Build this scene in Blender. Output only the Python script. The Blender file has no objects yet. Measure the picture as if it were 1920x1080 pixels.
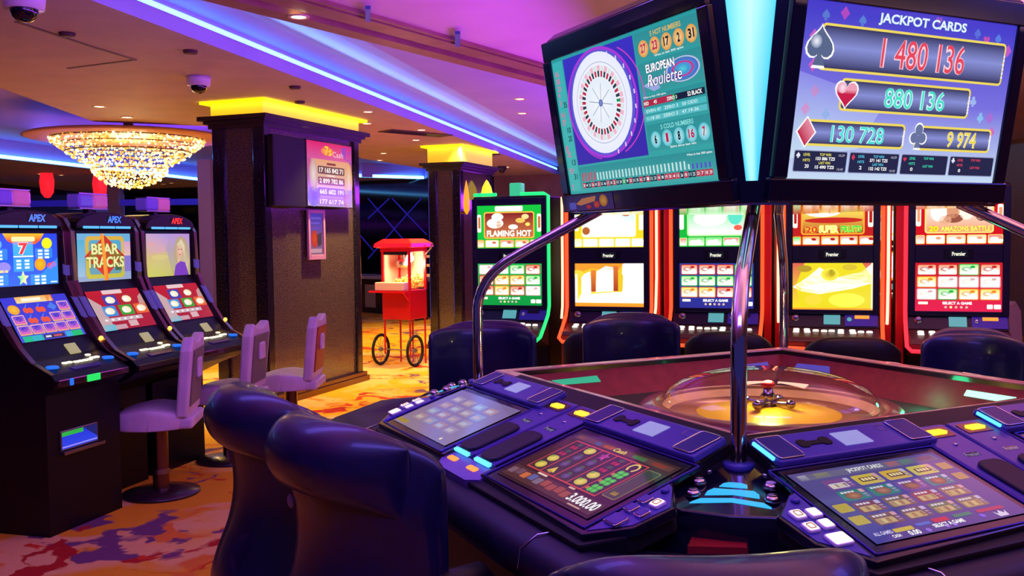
import bpy, bmesh, math, random
from mathutils import Vector, Matrix
from mathutils.geometry import tessellate_polygon
random.seed(7)
PI = math.pi
scn = bpy.context.scene
COL = scn.collection

# ------------------------------------------------------------------ camera
EYE = 1.55
FPX, PITCH, ROLL = 1763.0, 0.0532, -0.0119
_f = Vector((0, math.cos(PITCH), -math.sin(PITCH)))
_u = Vector((0, math.sin(PITCH), math.cos(PITCH)))
_r = Vector((1, 0, 0))
CR = math.cos(ROLL) * _r + math.sin(ROLL) * _u
CU = -math.sin(ROLL) * _r + math.cos(ROLL) * _u
cam_d = bpy.data.cameras.new('camera')
cam_d.sensor_width = 36.0
cam_d.lens = FPX / 1920 * 36.0
cam_d.clip_start = 0.05
cam = bpy.data.objects.new('camera', cam_d)
COL.objects.link(cam)
M = Matrix((CR, CU, -_f)).transposed().to_4x4()
M.translation = Vector((0, 0, EYE))
cam.matrix_world = M
scn.camera = cam


def ray(px, py):
    return _f + CR * ((px - 960) / FPX) - CU * ((py - 540) / FPX)


def at_z(px, py, z):
    d = ray(px, py)
    return Vector((0, 0, EYE)) + d * ((z - EYE) / d.z)


def at_y(px, py, y):
    d = ray(px, py)
    return Vector((0, 0, EYE)) + d * (y / d.y)


# ------------------------------------------------------------------ world, exposure
w = bpy.data.worlds.new('world')
scn.world = w
w.use_nodes = True
w.node_tree.nodes['Background'].inputs[0].default_value = (0.10, 0.08, 0.50, 1)
w.node_tree.nodes['Background'].inputs[1].default_value = 0.26
scn.view_settings.view_transform = 'Standard'
scn.view_settings.look = 'None'
scn.view_settings.exposure = 0.0
scn.view_settings.gamma = 1.0
scn.view_settings.use_curve_mapping = False


# ------------------------------------------------------------------ helpers
def lin(h):
    if not isinstance(h, str):
        return tuple(h[:3])
    h = h.lstrip('#')
    out = []
    for i in (0, 2, 4):
        c = int(h[i:i + 2], 16) / 255
        out.append(c / 12.92 if c <= 0.04045 else ((c + 0.055) / 1.055) ** 2.4)
    return tuple(out)


def area_light(name, loc, target, sx, sy, power, color, parent=None):
    l = bpy.data.lights.new(name, 'AREA')
    l.shape = 'RECTANGLE'
    l.size, l.size_y = sx, sy
    l.energy = power
    l.color = color
    o = bpy.data.objects.new(name, l)
    COL.objects.link(o)
    o.location = loc
    o.rotation_euler = (Vector(target) - Vector(loc)).to_track_quat('-Z', 'Y').to_euler()
    if parent: o.parent = parent
    return o


# unseen fill lights added over and behind the roulette station, violet and warm
area_light('violet_fill', (0.4, 0.6, 2.86), (0.9, 2.8, 0.9), 2.0, 0.8, 62, (0.17, 0.12, 1.0))
area_light('violet_fill', (-1.2, 3.2, 2.80), (-1.2, 3.4, 0.9), 1.6, 0.8, 26, (0.17, 0.12, 1.0))
area_light('violet_fill', (3.6, 3.2, 2.84), (2.0, 4.2, 0.9), 1.6, 1.6, 42, (0.12, 0.10, 1.0))
area_light('violet_fill', (1.2, 3.4, 2.90), (0.6, 5.4, 0.9), 1.4, 0.6, 22, (0.10, 0.10, 1.0))
area_light('warm_fill', (1.5, 5.2, 2.86), (1.0, 3.2, 1.0), 0.9, 0.9, 28, (1.0, 0.42, 0.30))
# added fill lights: violet and blue on the raised cove, rose on the upper ceiling
_g = Vector((0.2158, 0.9764, 0)); _h = Vector((0.9764, -0.2158, 0)); _a = Vector((-2.239, 5.115, 0))


def cove_fill_light(name, s0, z0, s1, z1, t, length, wide, power, color, spread=None):
    p, q = _a + _g * t + _h * s0 + Vector((0, 0, z0)), _a + _g * t + _h * s1 + Vector((0, 0, z1))
    o = area_light(name, p, q, wide, length, power, color)
    zax = (p - q).normalized()
    yax = _g
    xax = yax.cross(zax).normalized()
    o.rotation_euler = Matrix((xax, zax.cross(xax), zax)).transposed().to_euler()
    if spread: o.data.spread = spread
    return o


cove_fill_light('cove_fill', 2.3, 2.25, 0.3, 2.98, 4.0, 18.0, 0.3, 200, (0.38, 0.03, 1.0))
cove_fill_light('cove_fill', 0.02, 2.955, 0.50, 3.035, 3.0, 24.0, 0.03, 80, (0.10, 0.42, 1.0), 0.7)  # unseen strip added to brighten the sloping step with a soft cyan band
area_light('upper_fill', (1.0, 3.0, 2.30), (1.0, 3.0, 3.0), 1.0, 1.0, 22, (0.95, 0.44, 0.70))
area_light('upper_fill', (2.4, 1.6, 2.15), (2.4, 1.6, 3.0), 2.2, 2.2, 46, (1.0, 0.50, 0.56))
area_light('upper_fill', (3.0, 5.2, 2.20), (3.0, 5.2, 3.0), 1.5, 1.5, 40, (0.95, 0.36, 0.66))
area_light('upper_fill', (-0.4, 2.2, 2.20), (-0.4, 2.2, 3.0), 1.6, 1.6, 16, (0.80, 0.36, 0.9))


def mat(name, base=(0.5, 0.5, 0.5), rough=0.5, metal=0.0, spec=0.5, emit=None, strength=0.0, coat=0.0, alpha=1.0, trans=0.0, ior=1.45, sheen=0.0):
    m = bpy.data.materials.new(name)
    m.use_nodes = True
    b = m.node_tree.nodes['Principled BSDF']
    b.inputs['Base Color'].default_value = (*lin(base), 1)
    b.inputs['Roughness'].default_value = rough
    b.inputs['Metallic'].default_value = metal
    b.inputs['Specular IOR Level'].default_value = spec
    b.inputs['Coat Weight'].default_value = coat
    b.inputs['Coat Roughness'].default_value = 0.05
    b.inputs['Transmission Weight'].default_value = trans
    b.inputs['IOR'].default_value = ior
    b.inputs['Sheen Weight'].default_value = sheen
    if emit is not None:
        b.inputs['Emission Color'].default_value = (*lin(emit), 1)
        b.inputs['Emission Strength'].default_value = strength
    return m


def noisy(m, c1, c2, scale, lo=0.35, hi=0.65, detail=4, bump=0.0, coord='Object'):
    nt = m.node_tree
    b = nt.nodes['Principled BSDF']
    tc = nt.nodes.new('ShaderNodeTexCoord')
    n = nt.nodes.new('ShaderNodeTexNoise')
    n.inputs['Scale'].default_value = scale
    n.inputs['Detail'].default_value = detail
    nt.links.new(tc.outputs[coord], n.inputs['Vector'])
    r = nt.nodes.new('ShaderNodeValToRGB')
    r.color_ramp.elements[0].position = lo
    r.color_ramp.elements[1].position = hi
    r.color_ramp.elements[0].color = (*lin(c1), 1)
    r.color_ramp.elements[1].color = (*lin(c2), 1)
    nt.links.new(n.outputs['Fac'], r.inputs['Fac'])
    nt.links.new(r.outputs['Color'], b.inputs['Base Color'])
    if bump:
        bp = nt.nodes.new('ShaderNodeBump')
        bp.inputs['Strength'].default_value = bump
        bp.inputs['Distance'].default_value = 0.002
        nt.links.new(n.outputs['Fac'], bp.inputs['Height'])
        nt.links.new(bp.outputs['Normal'], b.inputs['Normal'])
    return m


def glow(name, color, strength, base=(0.02, 0.02, 0.02)):
    return mat(name, base, 0.4, emit=color, strength=strength)


def screen_mat(name, strength, rough=0.12, spec=0.35):
    m = mat(name, (0.004, 0.004, 0.006), rough, spec=spec)
    nt = m.node_tree
    a = nt.nodes.new('ShaderNodeAttribute')
    a.attribute_name = 'Col'
    b = nt.nodes['Principled BSDF']
    nt.links.new(a.outputs['Color'], b.inputs['Emission Color'])
    b.inputs['Emission Strength'].default_value = strength
    return m


class MB:
    """collects shapes; build() links them as one mesh object"""

    def __init__(s):
        s.v, s.f, s.mi, s.sm = [], [], [], []
        s.m = 0
        s.smooth = False

    def add(s, verts, faces):
        k = len(s.v)
        s.v += [Vector(p) for p in verts]
        for f in faces:
            s.f.append([i + k for i in f])
            s.mi.append(s.m)
            s.sm.append(s.smooth)
        return s

    def box(s, x0, x1, y0, y1, z0, z1):
        return s.hexa([(x0, y0, z0), (x1, y0, z0), (x1, y1, z0), (x0, y1, z0)], [(x0, y0, z1), (x1, y0, z1), (x1, y1, z1), (x0, y1, z1)])

    def hexa(s, lo, hi):
        return s.loft([lo, hi])

    def loft(s, rings, cap=True, closed=True):
        n = len(rings[0])
        vs = [p for r in rings for p in r]
        fs = []
        for i in range(len(rings) - 1):
            for j in range(n if closed else n - 1):
                a, b = i * n + j, i * n + (j + 1) % n
                fs.append([a, b, b + n, a + n])
        if cap:
            fs.append(list(range(n))[::-1])
            fs.append([(len(rings) - 1) * n + j for j in range(n)])
        return s.add(vs, fs)

    def extrude(s, pts, vec):
        vec = Vector(vec)
        return s.loft([[Vector(p) for p in pts], [Vector(p) + vec for p in pts]])

    def cyl(s, a, b, r0, r1=None, n=16, cap=True):
        return s.tube([a, b], [r0, r0 if r1 is None else r1], n, cap)

    def tube(s, pts, r, n=12, cap=True, closed=False):
        pts = [Vector(p) for p in pts]
        if not isinstance(r, (list, tuple)): r = [r] * len(pts)
        rings = []
        ref = None
        N = len(pts)
        for i, p in enumerate(pts):
            a = pts[(i - 1) % N] if (i or closed) else p
            b = pts[(i + 1) % N] if (i < N - 1 or closed) else p
            t = (b - a).normalized()
            if ref is None:
                ref = t.orthogonal().normalized()
            ref = (ref - t * ref.dot(t)).normalized()
            bn = t.cross(ref)
            rings.append([p + (ref * math.cos(2 * PI * k / n) + bn * math.sin(2 * PI * k / n)) * r[i] for k in range(n)])
        sm = s.smooth
        s.smooth = True
        if closed:
            rings.append(rings[0])
            s.loft(rings, False)
        else:
            s.loft(rings, False)
            s.smooth = False
            if cap:
                s.add(rings[0], [list(range(n))[::-1]])
                s.add(rings[-1], [list(range(n))])
        s.smooth = sm
        return s

    def lathe(s, prof, c=(0, 0, 0), n=32, axis='Z', cap=True):
        rings = []
        for r, z in prof:
            ring = []
            for k in range(n):
                a = 2 * PI * k / n
                p = (r * math.cos(a), r * math.sin(a), z)
                if axis == 'X': p = (p[2], p[0], p[1])
                if axis == 'Y': p = (p[1], p[2], p[0])
                ring.append(Vector(c) + Vector(p))
            rings.append(ring)
        sm = s.smooth
        s.smooth = True
        s.loft(rings, cap)
        s.smooth = sm
        return s

    def sphere(s, c, r, n=12, sc=(1, 1, 1)):
        prof = []
        m = max(4, n // 2)
        rings = []
        for i in range(m + 1):
            a = PI * i / m
            rr, z = max(1e-4, math.sin(a)) * r, -math.cos(a) * r
            rings.append([Vector(c) + Vector((rr * math.cos(2 * PI * k / n) * sc[0], rr * math.sin(2 * PI * k / n) * sc[1], z * sc[2])) for k in range(n)])
        sm = s.smooth
        s.smooth = True
        s.loft(rings, True)
        s.smooth = sm
        return s

    def octa(s, c, r):
        c = Vector(c)
        d = [Vector((r, 0, 0)), Vector((0, r, 0)), Vector((-r, 0, 0)), Vector((0, -r, 0)), Vector((0, 0, r)), Vector((0, 0, -r))]
        return s.add([c + q for q in d], [[0, 1, 4], [1, 2, 4], [2, 3, 4], [3, 0, 4], [1, 0, 5], [2, 1, 5], [3, 2, 5], [0, 3, 5]])

    def poly(s, pts):
        return s.add(pts, [list(range(len(pts)))])

    def build(s, name, mats, parent=None, bevel=0.0, seg=2, sub=0, loc=None):
        me = bpy.data.meshes.new(name)
        me.from_pydata([tuple(p) for p in s.v], [], s.f)
        if not isinstance(mats, (list, tuple)): mats = [mats]
        for m in mats: me.materials.append(m)
        for p, i, sm in zip(me.polygons, s.mi, s.sm):
            p.material_index = i
            p.use_smooth = sm
        bm = bmesh.new()
        bm.from_mesh(me)
        bmesh.ops.recalc_face_normals(bm, faces=bm.faces)
        bm.to_mesh(me)
        bm.free()
        o = bpy.data.objects.new(name, me)
        COL.objects.link(o)
        if parent: o.parent = parent
        if loc: o.location = loc
        if bevel:
            b = o.modifiers.new('bevel', 'BEVEL')
            b.width = bevel
            b.segments = seg
            b.limit_method = 'ANGLE'
            b.angle_limit = 0.6
        if sub:
            d = o.modifiers.new('sub', 'SUBSURF')
            d.levels = d.render_levels = sub
        return o


def tag(o, label, cat, group=None, kind=None):
    if label: o['label'] = label
    if cat: o['category'] = cat
    if group: o['group'] = group
    if kind: o['kind'] = kind
    return o


def thing(name, label, cat, loc=(0, 0, 0), rz=0.0, group=None):
    o = bpy.data.objects.new(name, None)
    o.empty_display_size = 0.1
    COL.objects.link(o)
    o.location = loc
    o.rotation_euler = (0, 0, rz)
    return tag(o, label, cat, group)


def struct(o):
    o['kind'] = 'structure'
    return o


def copy_tree(o, parent=None):
    c = o.copy()
    COL.objects.link(c)
    if parent:
        c.parent = parent
    for ch in list(o.children): copy_tree(ch, c)
    return c


# ------------------------------------------------------------------ lettering and screen pictures
_TX = {}


def text_shape(st, bold=0.0):
    k = (st, bold)
    if k not in _TX:
        cu = bpy.data.curves.new('lettering', 'FONT')
        cu.body = st
        cu.resolution_u = 3
        cu.offset = bold
        ob = bpy.data.objects.new('lettering', cu)
        me = bpy.data.meshes.new_from_object(ob)
        vs = [(v.co.x, v.co.y) for v in me.vertices]
        fs = [list(p.vertices) for p in me.polygons]
        bpy.data.objects.remove(ob)
        bpy.data.curves.remove(cu)
        bpy.data.meshes.remove(me)
        x0, x1 = min(v[0] for v in vs), max(v[0] for v in vs)
        y0, y1 = min(v[1] for v in vs), max(v[1] for v in vs)
        _TX[k] = ([((x - x0) / (x1 - x0), 1 - (y - y0) / max(1e-6, y1 - y0)) for x, y in vs], fs)
    return _TX[k]


class Canvas:
    """a flat picture (y down) made of coloured polygons"""

    def __init__(s, W, H):
        s.W, s.H = W, H
        s.v, s.f, s.c = [], [], []
        s.z = 0

    def up(s):
        s.z += 1
        return s

    def add(s, vs, fs, cols):
        k = len(s.v)
        s.v += [(x, y, s.z) for x, y in vs]
        if not isinstance(cols, list): cols = [lin(cols)] * len(vs)
        for f in fs:
            s.f.append([i + k for i in f])
            s.c.append([cols[i] for i in f])
        return s

    def rect(s, x, y, w, h, c, c2=None, horiz=False):
        a, b = lin(c), lin(c2 if c2 else c)
        cols = [a, b, b, a] if horiz else [a, a, b, b]
        return s.add([(x, y), (x + w, y), (x + w, y + h), (x, y + h)], [[0, 1, 2, 3]], cols)

    def poly(s, pts, c, cols=None):
        tri = tessellate_polygon([[Vector((x, y, 0)) for x, y in pts]])
        return s.add(pts, [list(t) for t in tri], [lin(q) for q in cols] if cols else c)

    def rr(s, x, y, w, h, r, c, c2=None):
        pts = []
        for cx, cy, a0 in ((x + w - r, y + h - r, 0), (x + r, y + h - r, 90), (x + r, y + r, 180), (x + w - r, y + r, 270)):
            for k in range(4):
                a = math.radians(a0 + 30 * k)
                pts.append((cx + r * math.cos(a), cy + r * math.sin(a)))
        a, b = Vector(lin(c)), Vector(lin(c2 if c2 else c))
        cols = [tuple(a.lerp(b, (p[1] - y) / h)) for p in pts]
        return s.add(pts, [list(range(len(pts)))], cols)

    def frame(s, x, y, w, h, r, t, c, fill, fill2=None):
        s.rr(x, y, w, h, r, c)
        s.up()
        s.rr(x + t, y + t, w - 2 * t, h - 2 * t, max(r - t, 0.1), fill, fill2)
        return s

    def ell(s, cx, cy, rx, ry, c, c2=None, n=20, a0=0, a1=360):
        pts = [(cx, cy)] + [(cx + rx * math.cos(math.radians(a0 + (a1 - a0) * k / n)), cy + ry * math.sin(math.radians(a0 + (a1 - a0) * k / n))) for k in range(n + 1)]
        cols = [lin(c)] + [lin(c2 if c2 else c)] * (n + 1)
        return s.add(pts, [[0, i, i + 1] for i in range(1, n + 1)], cols)

    def ring(s, cx, cy, rx, ry, t, c, n=36, a0=0, a1=360):
        vs, fs = [], []
        for k in range(n + 1):
            a = math.radians(a0 + (a1 - a0) * k / n)
            vs += [(cx + rx * math.cos(a), cy + ry * math.sin(a)), (cx + (rx - t) * math.cos(a), cy + (ry - t * ry / rx) * math.sin(a))]
        for k in range(n): fs.append([2 * k, 2 * k + 2, 2 * k + 3, 2 * k + 1])
        return s.add(vs, fs, c)

    def line(s, x0, y0, x1, y1, t, c):
        d = Vector((x1 - x0, y1 - y0)).normalized()
        n = Vector((-d.y, d.x)) * t / 2
        return s.add([(x0 + n.x, y0 + n.y), (x1 + n.x, y1 + n.y), (x1 - n.x, y1 - n.y), (x0 - n.x, y0 - n.y)], [[0, 1, 2, 3]], c)

    def text(s, st, x, y, w, h, c, bold=0.0, shear=0.0, rot=0.0, c2=None):
        vs, fs = text_shape(st, bold)
        a, b = Vector(lin(c)), Vector(lin(c2 if c2 else c))
        cols = [tuple(a.lerp(b, v[1])) for v in vs]
        ca, sa = math.cos(math.radians(rot)), math.sin(math.radians(rot))
        out = []
        for u, v in vs:
            px, py = (u * w + (1 - v) * shear * h), v * h
            px, py = px - w / 2, py - h / 2
            out.append((x + w / 2 + px * ca - py * sa, y + h / 2 + px * sa + py * ca))
        return s.add(out, fs, cols)

    def outlined(s, st, x, y, w, h, c, edge, b0=0.02, b1=0.06, **k):
        e = h * (b1 - b0) * 0.5
        s.text(st, x - e, y - e, w + 2 * e, h + 2 * e, edge, b1, **k)
        s.up()
        s.text(st, x, y, w, h, c, b0, **k)
        return s

    def heart(s, cx, cy, r, c, c2=None):
        pts = []
        for k in range(24):
            t = 2 * PI * k / 24
            pts.append((cx + r * 16 * math.sin(t) ** 3 / 17, cy - r * (13 * math.cos(t) - 5 * math.cos(2 * t) - 2 * math.cos(3 * t) - math.cos(4 * t)) / 17))
        return s.poly(pts, c, [c if p[1] < cy else (c2 or c) for p in pts])

    def spade(s, cx, cy, r, c):
        pts = []
        for k in range(24):
            t = 2 * PI * k / 24
            pts.append((cx + r * 16 * math.sin(t) ** 3 / 17, cy + r * (13 * math.cos(t) - 5 * math.cos(2 * t) - 2 * math.cos(3 * t) - math.cos(4 * t)) / 17))
        s.poly(pts, c)
        return s.poly([(cx, cy + 0.3 * r), (cx + 0.45 * r, cy + 1.15 * r), (cx - 0.45 * r, cy + 1.15 * r)], c)

    def club(s, cx, cy, r, c):
        for dx, dy in ((0, -0.55), (-0.5, 0.2), (0.5, 0.2)): s.ell(cx + dx * r, cy + dy * r, r * 0.48, r * 0.48, c)
        return s.poly([(cx, cy - 0.1 * r), (cx + 0.4 * r, cy + 1.1 * r), (cx - 0.4 * r, cy + 1.1 * r)], c)

    def diamond(s, cx, cy, rx, ry, c, c2=None):
        return s.add([(cx, cy - ry), (cx + rx, cy), (cx, cy + ry), (cx - rx, cy)], [[0, 1, 2, 3]], [lin(c), lin(c), lin(c2 or c), lin(c2 or c)])

    def star(s, cx, cy, r, c, c2=None):
        pts = [(cx + (r if k % 2 == 0 else r * 0.45) * math.sin(PI * k / 5), cy - (r if k % 2 == 0 else r * 0.45) * math.cos(PI * k / 5)) for k in range(10)]
        return s.poly(pts, c, [c] * 6 + [c2 or c] * 4)

    def build(s, name, m, origin, ux, uy, parent=None, back=0.006, step=0.00025):
        """origin = top left corner, ux / uy = full-width and full-height vectors in parent space"""
        o0, ux, uy = Vector(origin), Vector(ux), Vector(uy)
        n = ux.cross(-uy).normalized()
        vs = [o0 + ux * (x / s.W) + uy * (y / s.H) + n * (z * step) for x, y, z in s.v]
        fs = [list(f) for f in s.f]
        cs = [list(c) for c in s.c]
        # the pane itself has thickness
        k = len(vs)
        fr = [o0, o0 + ux, o0 + ux + uy, o0 + uy]
        fr = [p - n * 0.0003 for p in fr]
        vs += fr + [p - n * back for p in fr]
        for f in ([0, 1, 2, 3], [4, 5, 1, 0], [5, 6, 2, 1], [6, 7, 3, 2], [7, 4, 0, 3]):
            fs.append([i + k for i in f])
            cs.append([(0, 0, 0)] * 4)
        me = bpy.data.meshes.new(name)
        me.from_pydata([tuple(v) for v in vs], [], fs)
        at = me.color_attributes.new('Col', 'FLOAT_COLOR', 'CORNER')
        i = 0
        for p, c in zip(me.polygons, cs):
            for q in c:
                at.data[i].color = (*q, 1)
                i += 1
        me.materials.append(m)
        o = bpy.data.objects.new(name, me)
        COL.objects.link(o)
        if parent: o.parent = parent
        return o


# ------------------------------------------------------------------ materials
MT = {}
MT['ceiling'] = noisy(mat('painted_plaster', rough=0.7), '#b3a0a0', '#bdaaa8', 3)
MT['upper'] = noisy(mat('pale_plaster', rough=0.6), '#b0a6dc', '#b8aee0', 2)  # violet of the cove light mixed into the plaster colour
MT['tray'] = mat('tray_plaster', '#a090e0', 0.6)  # violet glow of the tray put into its base colour
MT['darkwood'] = noisy(mat('dark_timber', rough=0.35, coat=0.3), '#1d1216', '#2b1a1d', 6)
MT['beamwood'] = noisy(mat('tan_timber', rough=0.45), '#8a5f50', '#9c7060', 5)
MT['black'] = mat('black_gloss', '#0a0a1c', 0.18, coat=0.4)
MT['blackmatt'] = mat('black_matt', '#0a0a0e', 0.55)
MT['granite'] = noisy(mat('dark_granite', rough=0.16, coat=0.6), '#2a221c', '#8a765f', 130, 0.40, 0.75, 6)
MT['pilaster'] = noisy(mat('black_granite', rough=0.12, coat=0.6), '#0e0c14', '#3a3036', 60, 0.4, 0.8, 5)
MT['chrome'] = mat('chrome', '#d6d4dc', 0.10, 1.0)
MT['steel'] = mat('brushed_steel', '#9a949c', 0.3, 1.0)
MT['bronze'] = mat('bronze_trim', '#7c5f52', 0.28, 1.0)
MT['leather'] = noisy(mat('navy_leather', rough=0.36, spec=0.6, coat=0.25), '#0a0a32', '#0e0e3c', 30, bump=0.15)
MT['leatherdark'] = noisy(mat('black_leather', rough=0.45, spec=0.4), '#08080f', '#0c0c15', 30, bump=0.15)
MT['padding'] = noisy(mat('black_padding', rough=0.5), '#0a0a22', '#0e0e2a', 12, bump=0.1)
MT['vinyl'] = noisy(mat('cream_vinyl', rough=0.5), '#c4b8b4', '#d0c4be', 8)
MT['vinylback'] = mat('olive_vinyl', '#6d6557', 0.5)
MT['redvinyl'] = mat('red_vinyl', '#a02422', 0.5)
MT['rimwood'] = noisy(mat('rose_timber', rough=0.35, coat=0.3), '#c88878', '#d89886', 9)
MT['pitred'] = noisy(mat('dark_red_velvet', rough=0.6), '#8a2030', '#9c2836', 20)
MT['felt'] = mat('dark_felt', '#0c1416', 0.7)
MT['deckviolet'] = mat('violet_grey_plastic', '#4c4698', 0.32)
MT['yellow'] = glow('yellow_slot_light', '#ffe600', 1.2)
MT['orange'] = glow('orange_slot_light', '#ff8a1e', 1.6)
MT['cyan'] = glow('cyan_led', '#28b4f0', 1.1)
MT['cyanbright'] = glow('pale_cyan_led', '#5cd0ff', 1.6)
MT['cartred'] = mat('red_enamel', '#c8101a', 0.3, coat=0.4)
MT['cartrim'] = mat('bright_red_enamel', '#e01424', 0.3, coat=0.4)
MT['rubber'] = mat('black_rubber', '#0c0c0d', 0.6)
MT['white'] = mat('white_plastic', '#e6e0e8', 0.4)
MT['button'] = glow('lit_white_button', '#fff6ea', 1.2)
MT['glassball'] = mat('clear_acrylic', '#ffffff', 0.02, trans=1.0, ior=1.3)
MT['scr_hi'] = screen_mat('bright_screen', 1.35)
MT['scr'] = screen_mat('screen', 1.0)
MT['scr_mid'] = screen_mat('overhead_screen', 1.0, 0.25, 0.2)
MT['scr_table'] = screen_mat('touch_screen', 0.92, 0.08, 0.5)

# ================================================================== the room
ZS = 2.85
RA = math.radians(19.5)                      # the hall's long axis leans 19.5 degrees right of the view
G = Vector((math.sin(RA), math.cos(RA), 0))
Vx = Vector((math.cos(RA), -math.sin(RA), 0))

# carpet: gold ground, cream clouds, red flowers, violet leaves
m = mat('carpet', rough=0.95, spec=0.1)
nt = m.node_tree
b = nt.nodes['Principled BSDF']
tc = nt.nodes.new('ShaderNodeTexCoord')
mp = nt.nodes.new('ShaderNodeMapping')
mp.inputs['Scale'].default_value = (1.0, 1.0, 1.0)
nt.links.new(tc.outputs['Object'], mp.inputs['Vector'])
wv = nt.nodes.new('ShaderNodeTexNoise'); wv.inputs['Scale'].default_value = 3.0; wv.inputs['Detail'].default_value = 3
nt.links.new(mp.outputs['Vector'], wv.inputs['Vector'])
mx = nt.nodes.new('ShaderNodeMixRGB'); mx.blend_type = 'ADD'; mx.inputs[0].default_value = 0.55
nt.links.new(mp.outputs['Vector'], mx.inputs[1]); nt.links.new(wv.outputs['Color'], mx.inputs[2])


def blotch(scale, lo, hi, seed):
    v = nt.nodes.new('ShaderNodeTexNoise'); v.inputs['Scale'].default_value = scale; v.inputs['Detail'].default_value = 2.5
    v.inputs['Distortion'].default_value = 1.2
    ad = nt.nodes.new('ShaderNodeVectorMath'); ad.operation = 'ADD'; ad.inputs[1].default_value = (seed, seed * 2.3, 0)
    nt.links.new(mx.outputs[0], ad.inputs[0]); nt.links.new(ad.outputs[0], v.inputs['Vector'])
    r = nt.nodes.new('ShaderNodeValToRGB')
    r.color_ramp.elements[0].position = lo; r.color_ramp.elements[1].position = hi
    nt.links.new(v.outputs['Fac'], r.inputs['Fac'])
    return r.outputs['Color']


cur = None
base = nt.nodes.new('ShaderNodeRGB'); base.outputs[0].default_value = (*lin('#dca41e'), 1)
cur = base.outputs[0]
for col, sc, lo, hi, sd in (('#dcb464', 0.9, 0.48, 0.58, 1.0), ('#d8842c', 1.5, 0.58, 0.64, 4.0), ('#6e4a5e', 1.7, 0.62, 0.66, 9.0), ('#a82a1e', 1.3, 0.61, 0.635, 14.2), ('#c8401c', 2.1, 0.64, 0.67, 21.0)):
    k = nt.nodes.new('ShaderNodeMixRGB')
    nt.links.new(blotch(sc, lo, hi, sd), k.inputs[0])
    nt.links.new(cur, k.inputs[1])
    k.inputs[2].default_value = (*lin(col), 1)
    cur = k.outputs[0]
nt.links.new(cur, b.inputs['Base Color'])
struct(MB().box(-12, 10, -3, 26, -0.05, 0).build('floor', m))

# ceiling outline in plan
LA = Vector((-2.239, 5.115, 0)); LB = Vector((0.767, 18.714, 0))
g = (LB - LA).normalized(); h = Vector((g.y, -g.x, 0))


def lip(t, s, z): return Vector((LA.x, LA.y, 0)) + g * t + h * s + Vector((0, 0, z))


tray = [(-3.6, 3.0), (-4.25, 7.93), (-4.47, 10.18), (-3.386, 10.72), (-2.37, 15.15), (-1.45, 18.0), (-1.87, 20.6), (-3.08, 19.64), (-6.6, 20.6), (-7.76, 14.39), (-9.2, 9.0), (-9.2, 3.0)]
a0, a1 = lip(-9.5, 0, 0), lip(16, 0, 0)
outer = [(a0.x, a0.y), (a1.x, a1.y), (a1.x, 25.5), (-12, 25.5), (-12, -3)]
P = [[Vector((x, y, 0)) for x, y in outer], [Vector((x, y, 0)) for x, y in tray]]
flat = P[0] + P[1]
tri = tessellate_polygon(P)
mb = MB()
mb.add([p + Vector((0, 0, ZS)) for p in flat], [list(t) for t in tri])
mb.add([p + Vector((0, 0, ZS + 0.06)) for p in flat], [list(t) for t in tri])
struct(mb.build('ceiling', MT['ceiling']))
# recessed tray over the left hand machines
mb = MB()
n = len(tray)
c0 = Vector((-5.5, 12, 0))
for i in range(n):
    p, q = Vector((*tray[i], ZS)), Vector((*tray[(i + 1) % n], ZS))
    mb.poly([p, q, q + Vector((0, 0, 0.30)), p + Vector((0, 0, 0.30))])
mb.poly([Vector((x, y, ZS + 0.30)) for x, y in tray])
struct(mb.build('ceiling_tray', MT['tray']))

# raised cove right of the lip: section (s, z) run along the lip
mb = MB()
sec = [(0.0, ZS), (0.0, ZS + 0.10), (-0.05, ZS + 0.10), (-0.05, ZS + 0.07), (-0.12, ZS + 0.07), (-0.12, ZS + 0.22), (0.12, ZS + 0.26), (0.22, ZS + 0.245), (0.35, ZS + 0.21), (0.50, ZS + 0.175), (0.65, ZS + 0.145), (0.8, ZS + 0.125), (4.2, ZS + 0.125)]
mb.smooth = False
for i in range(len(sec) - 1):
    (s0, z0), (s1, z1) = sec[i], sec[i + 1]
    mb.poly([lip(-9.5, s0, z0), lip(16, s0, z0), lip(16, s1, z1), lip(-9.5, s1, z1)])
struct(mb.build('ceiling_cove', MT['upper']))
# soffit edge trim
# led strip lying behind the lip
MT['led'] = glow('violet_blue_led', (0.11, 0.42, 1.0), 6)
MT['ledcyan'] = glow('cyan_cove_led', (0.10, 0.45, 1.0), 9)
mb = MB()
mb.extrude([lip(-9.5, -0.119, ZS + 0.13), lip(-9.5, -0.112, ZS + 0.13), lip(-9.5, -0.112, ZS + 0.182), lip(-9.5, -0.119, ZS + 0.182)], g * 25)
tag(mb.build('led_strip', MT['led']), 'long blue LED strip glowing behind the lip of the violet ceiling cove', 'led strip')
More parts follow.
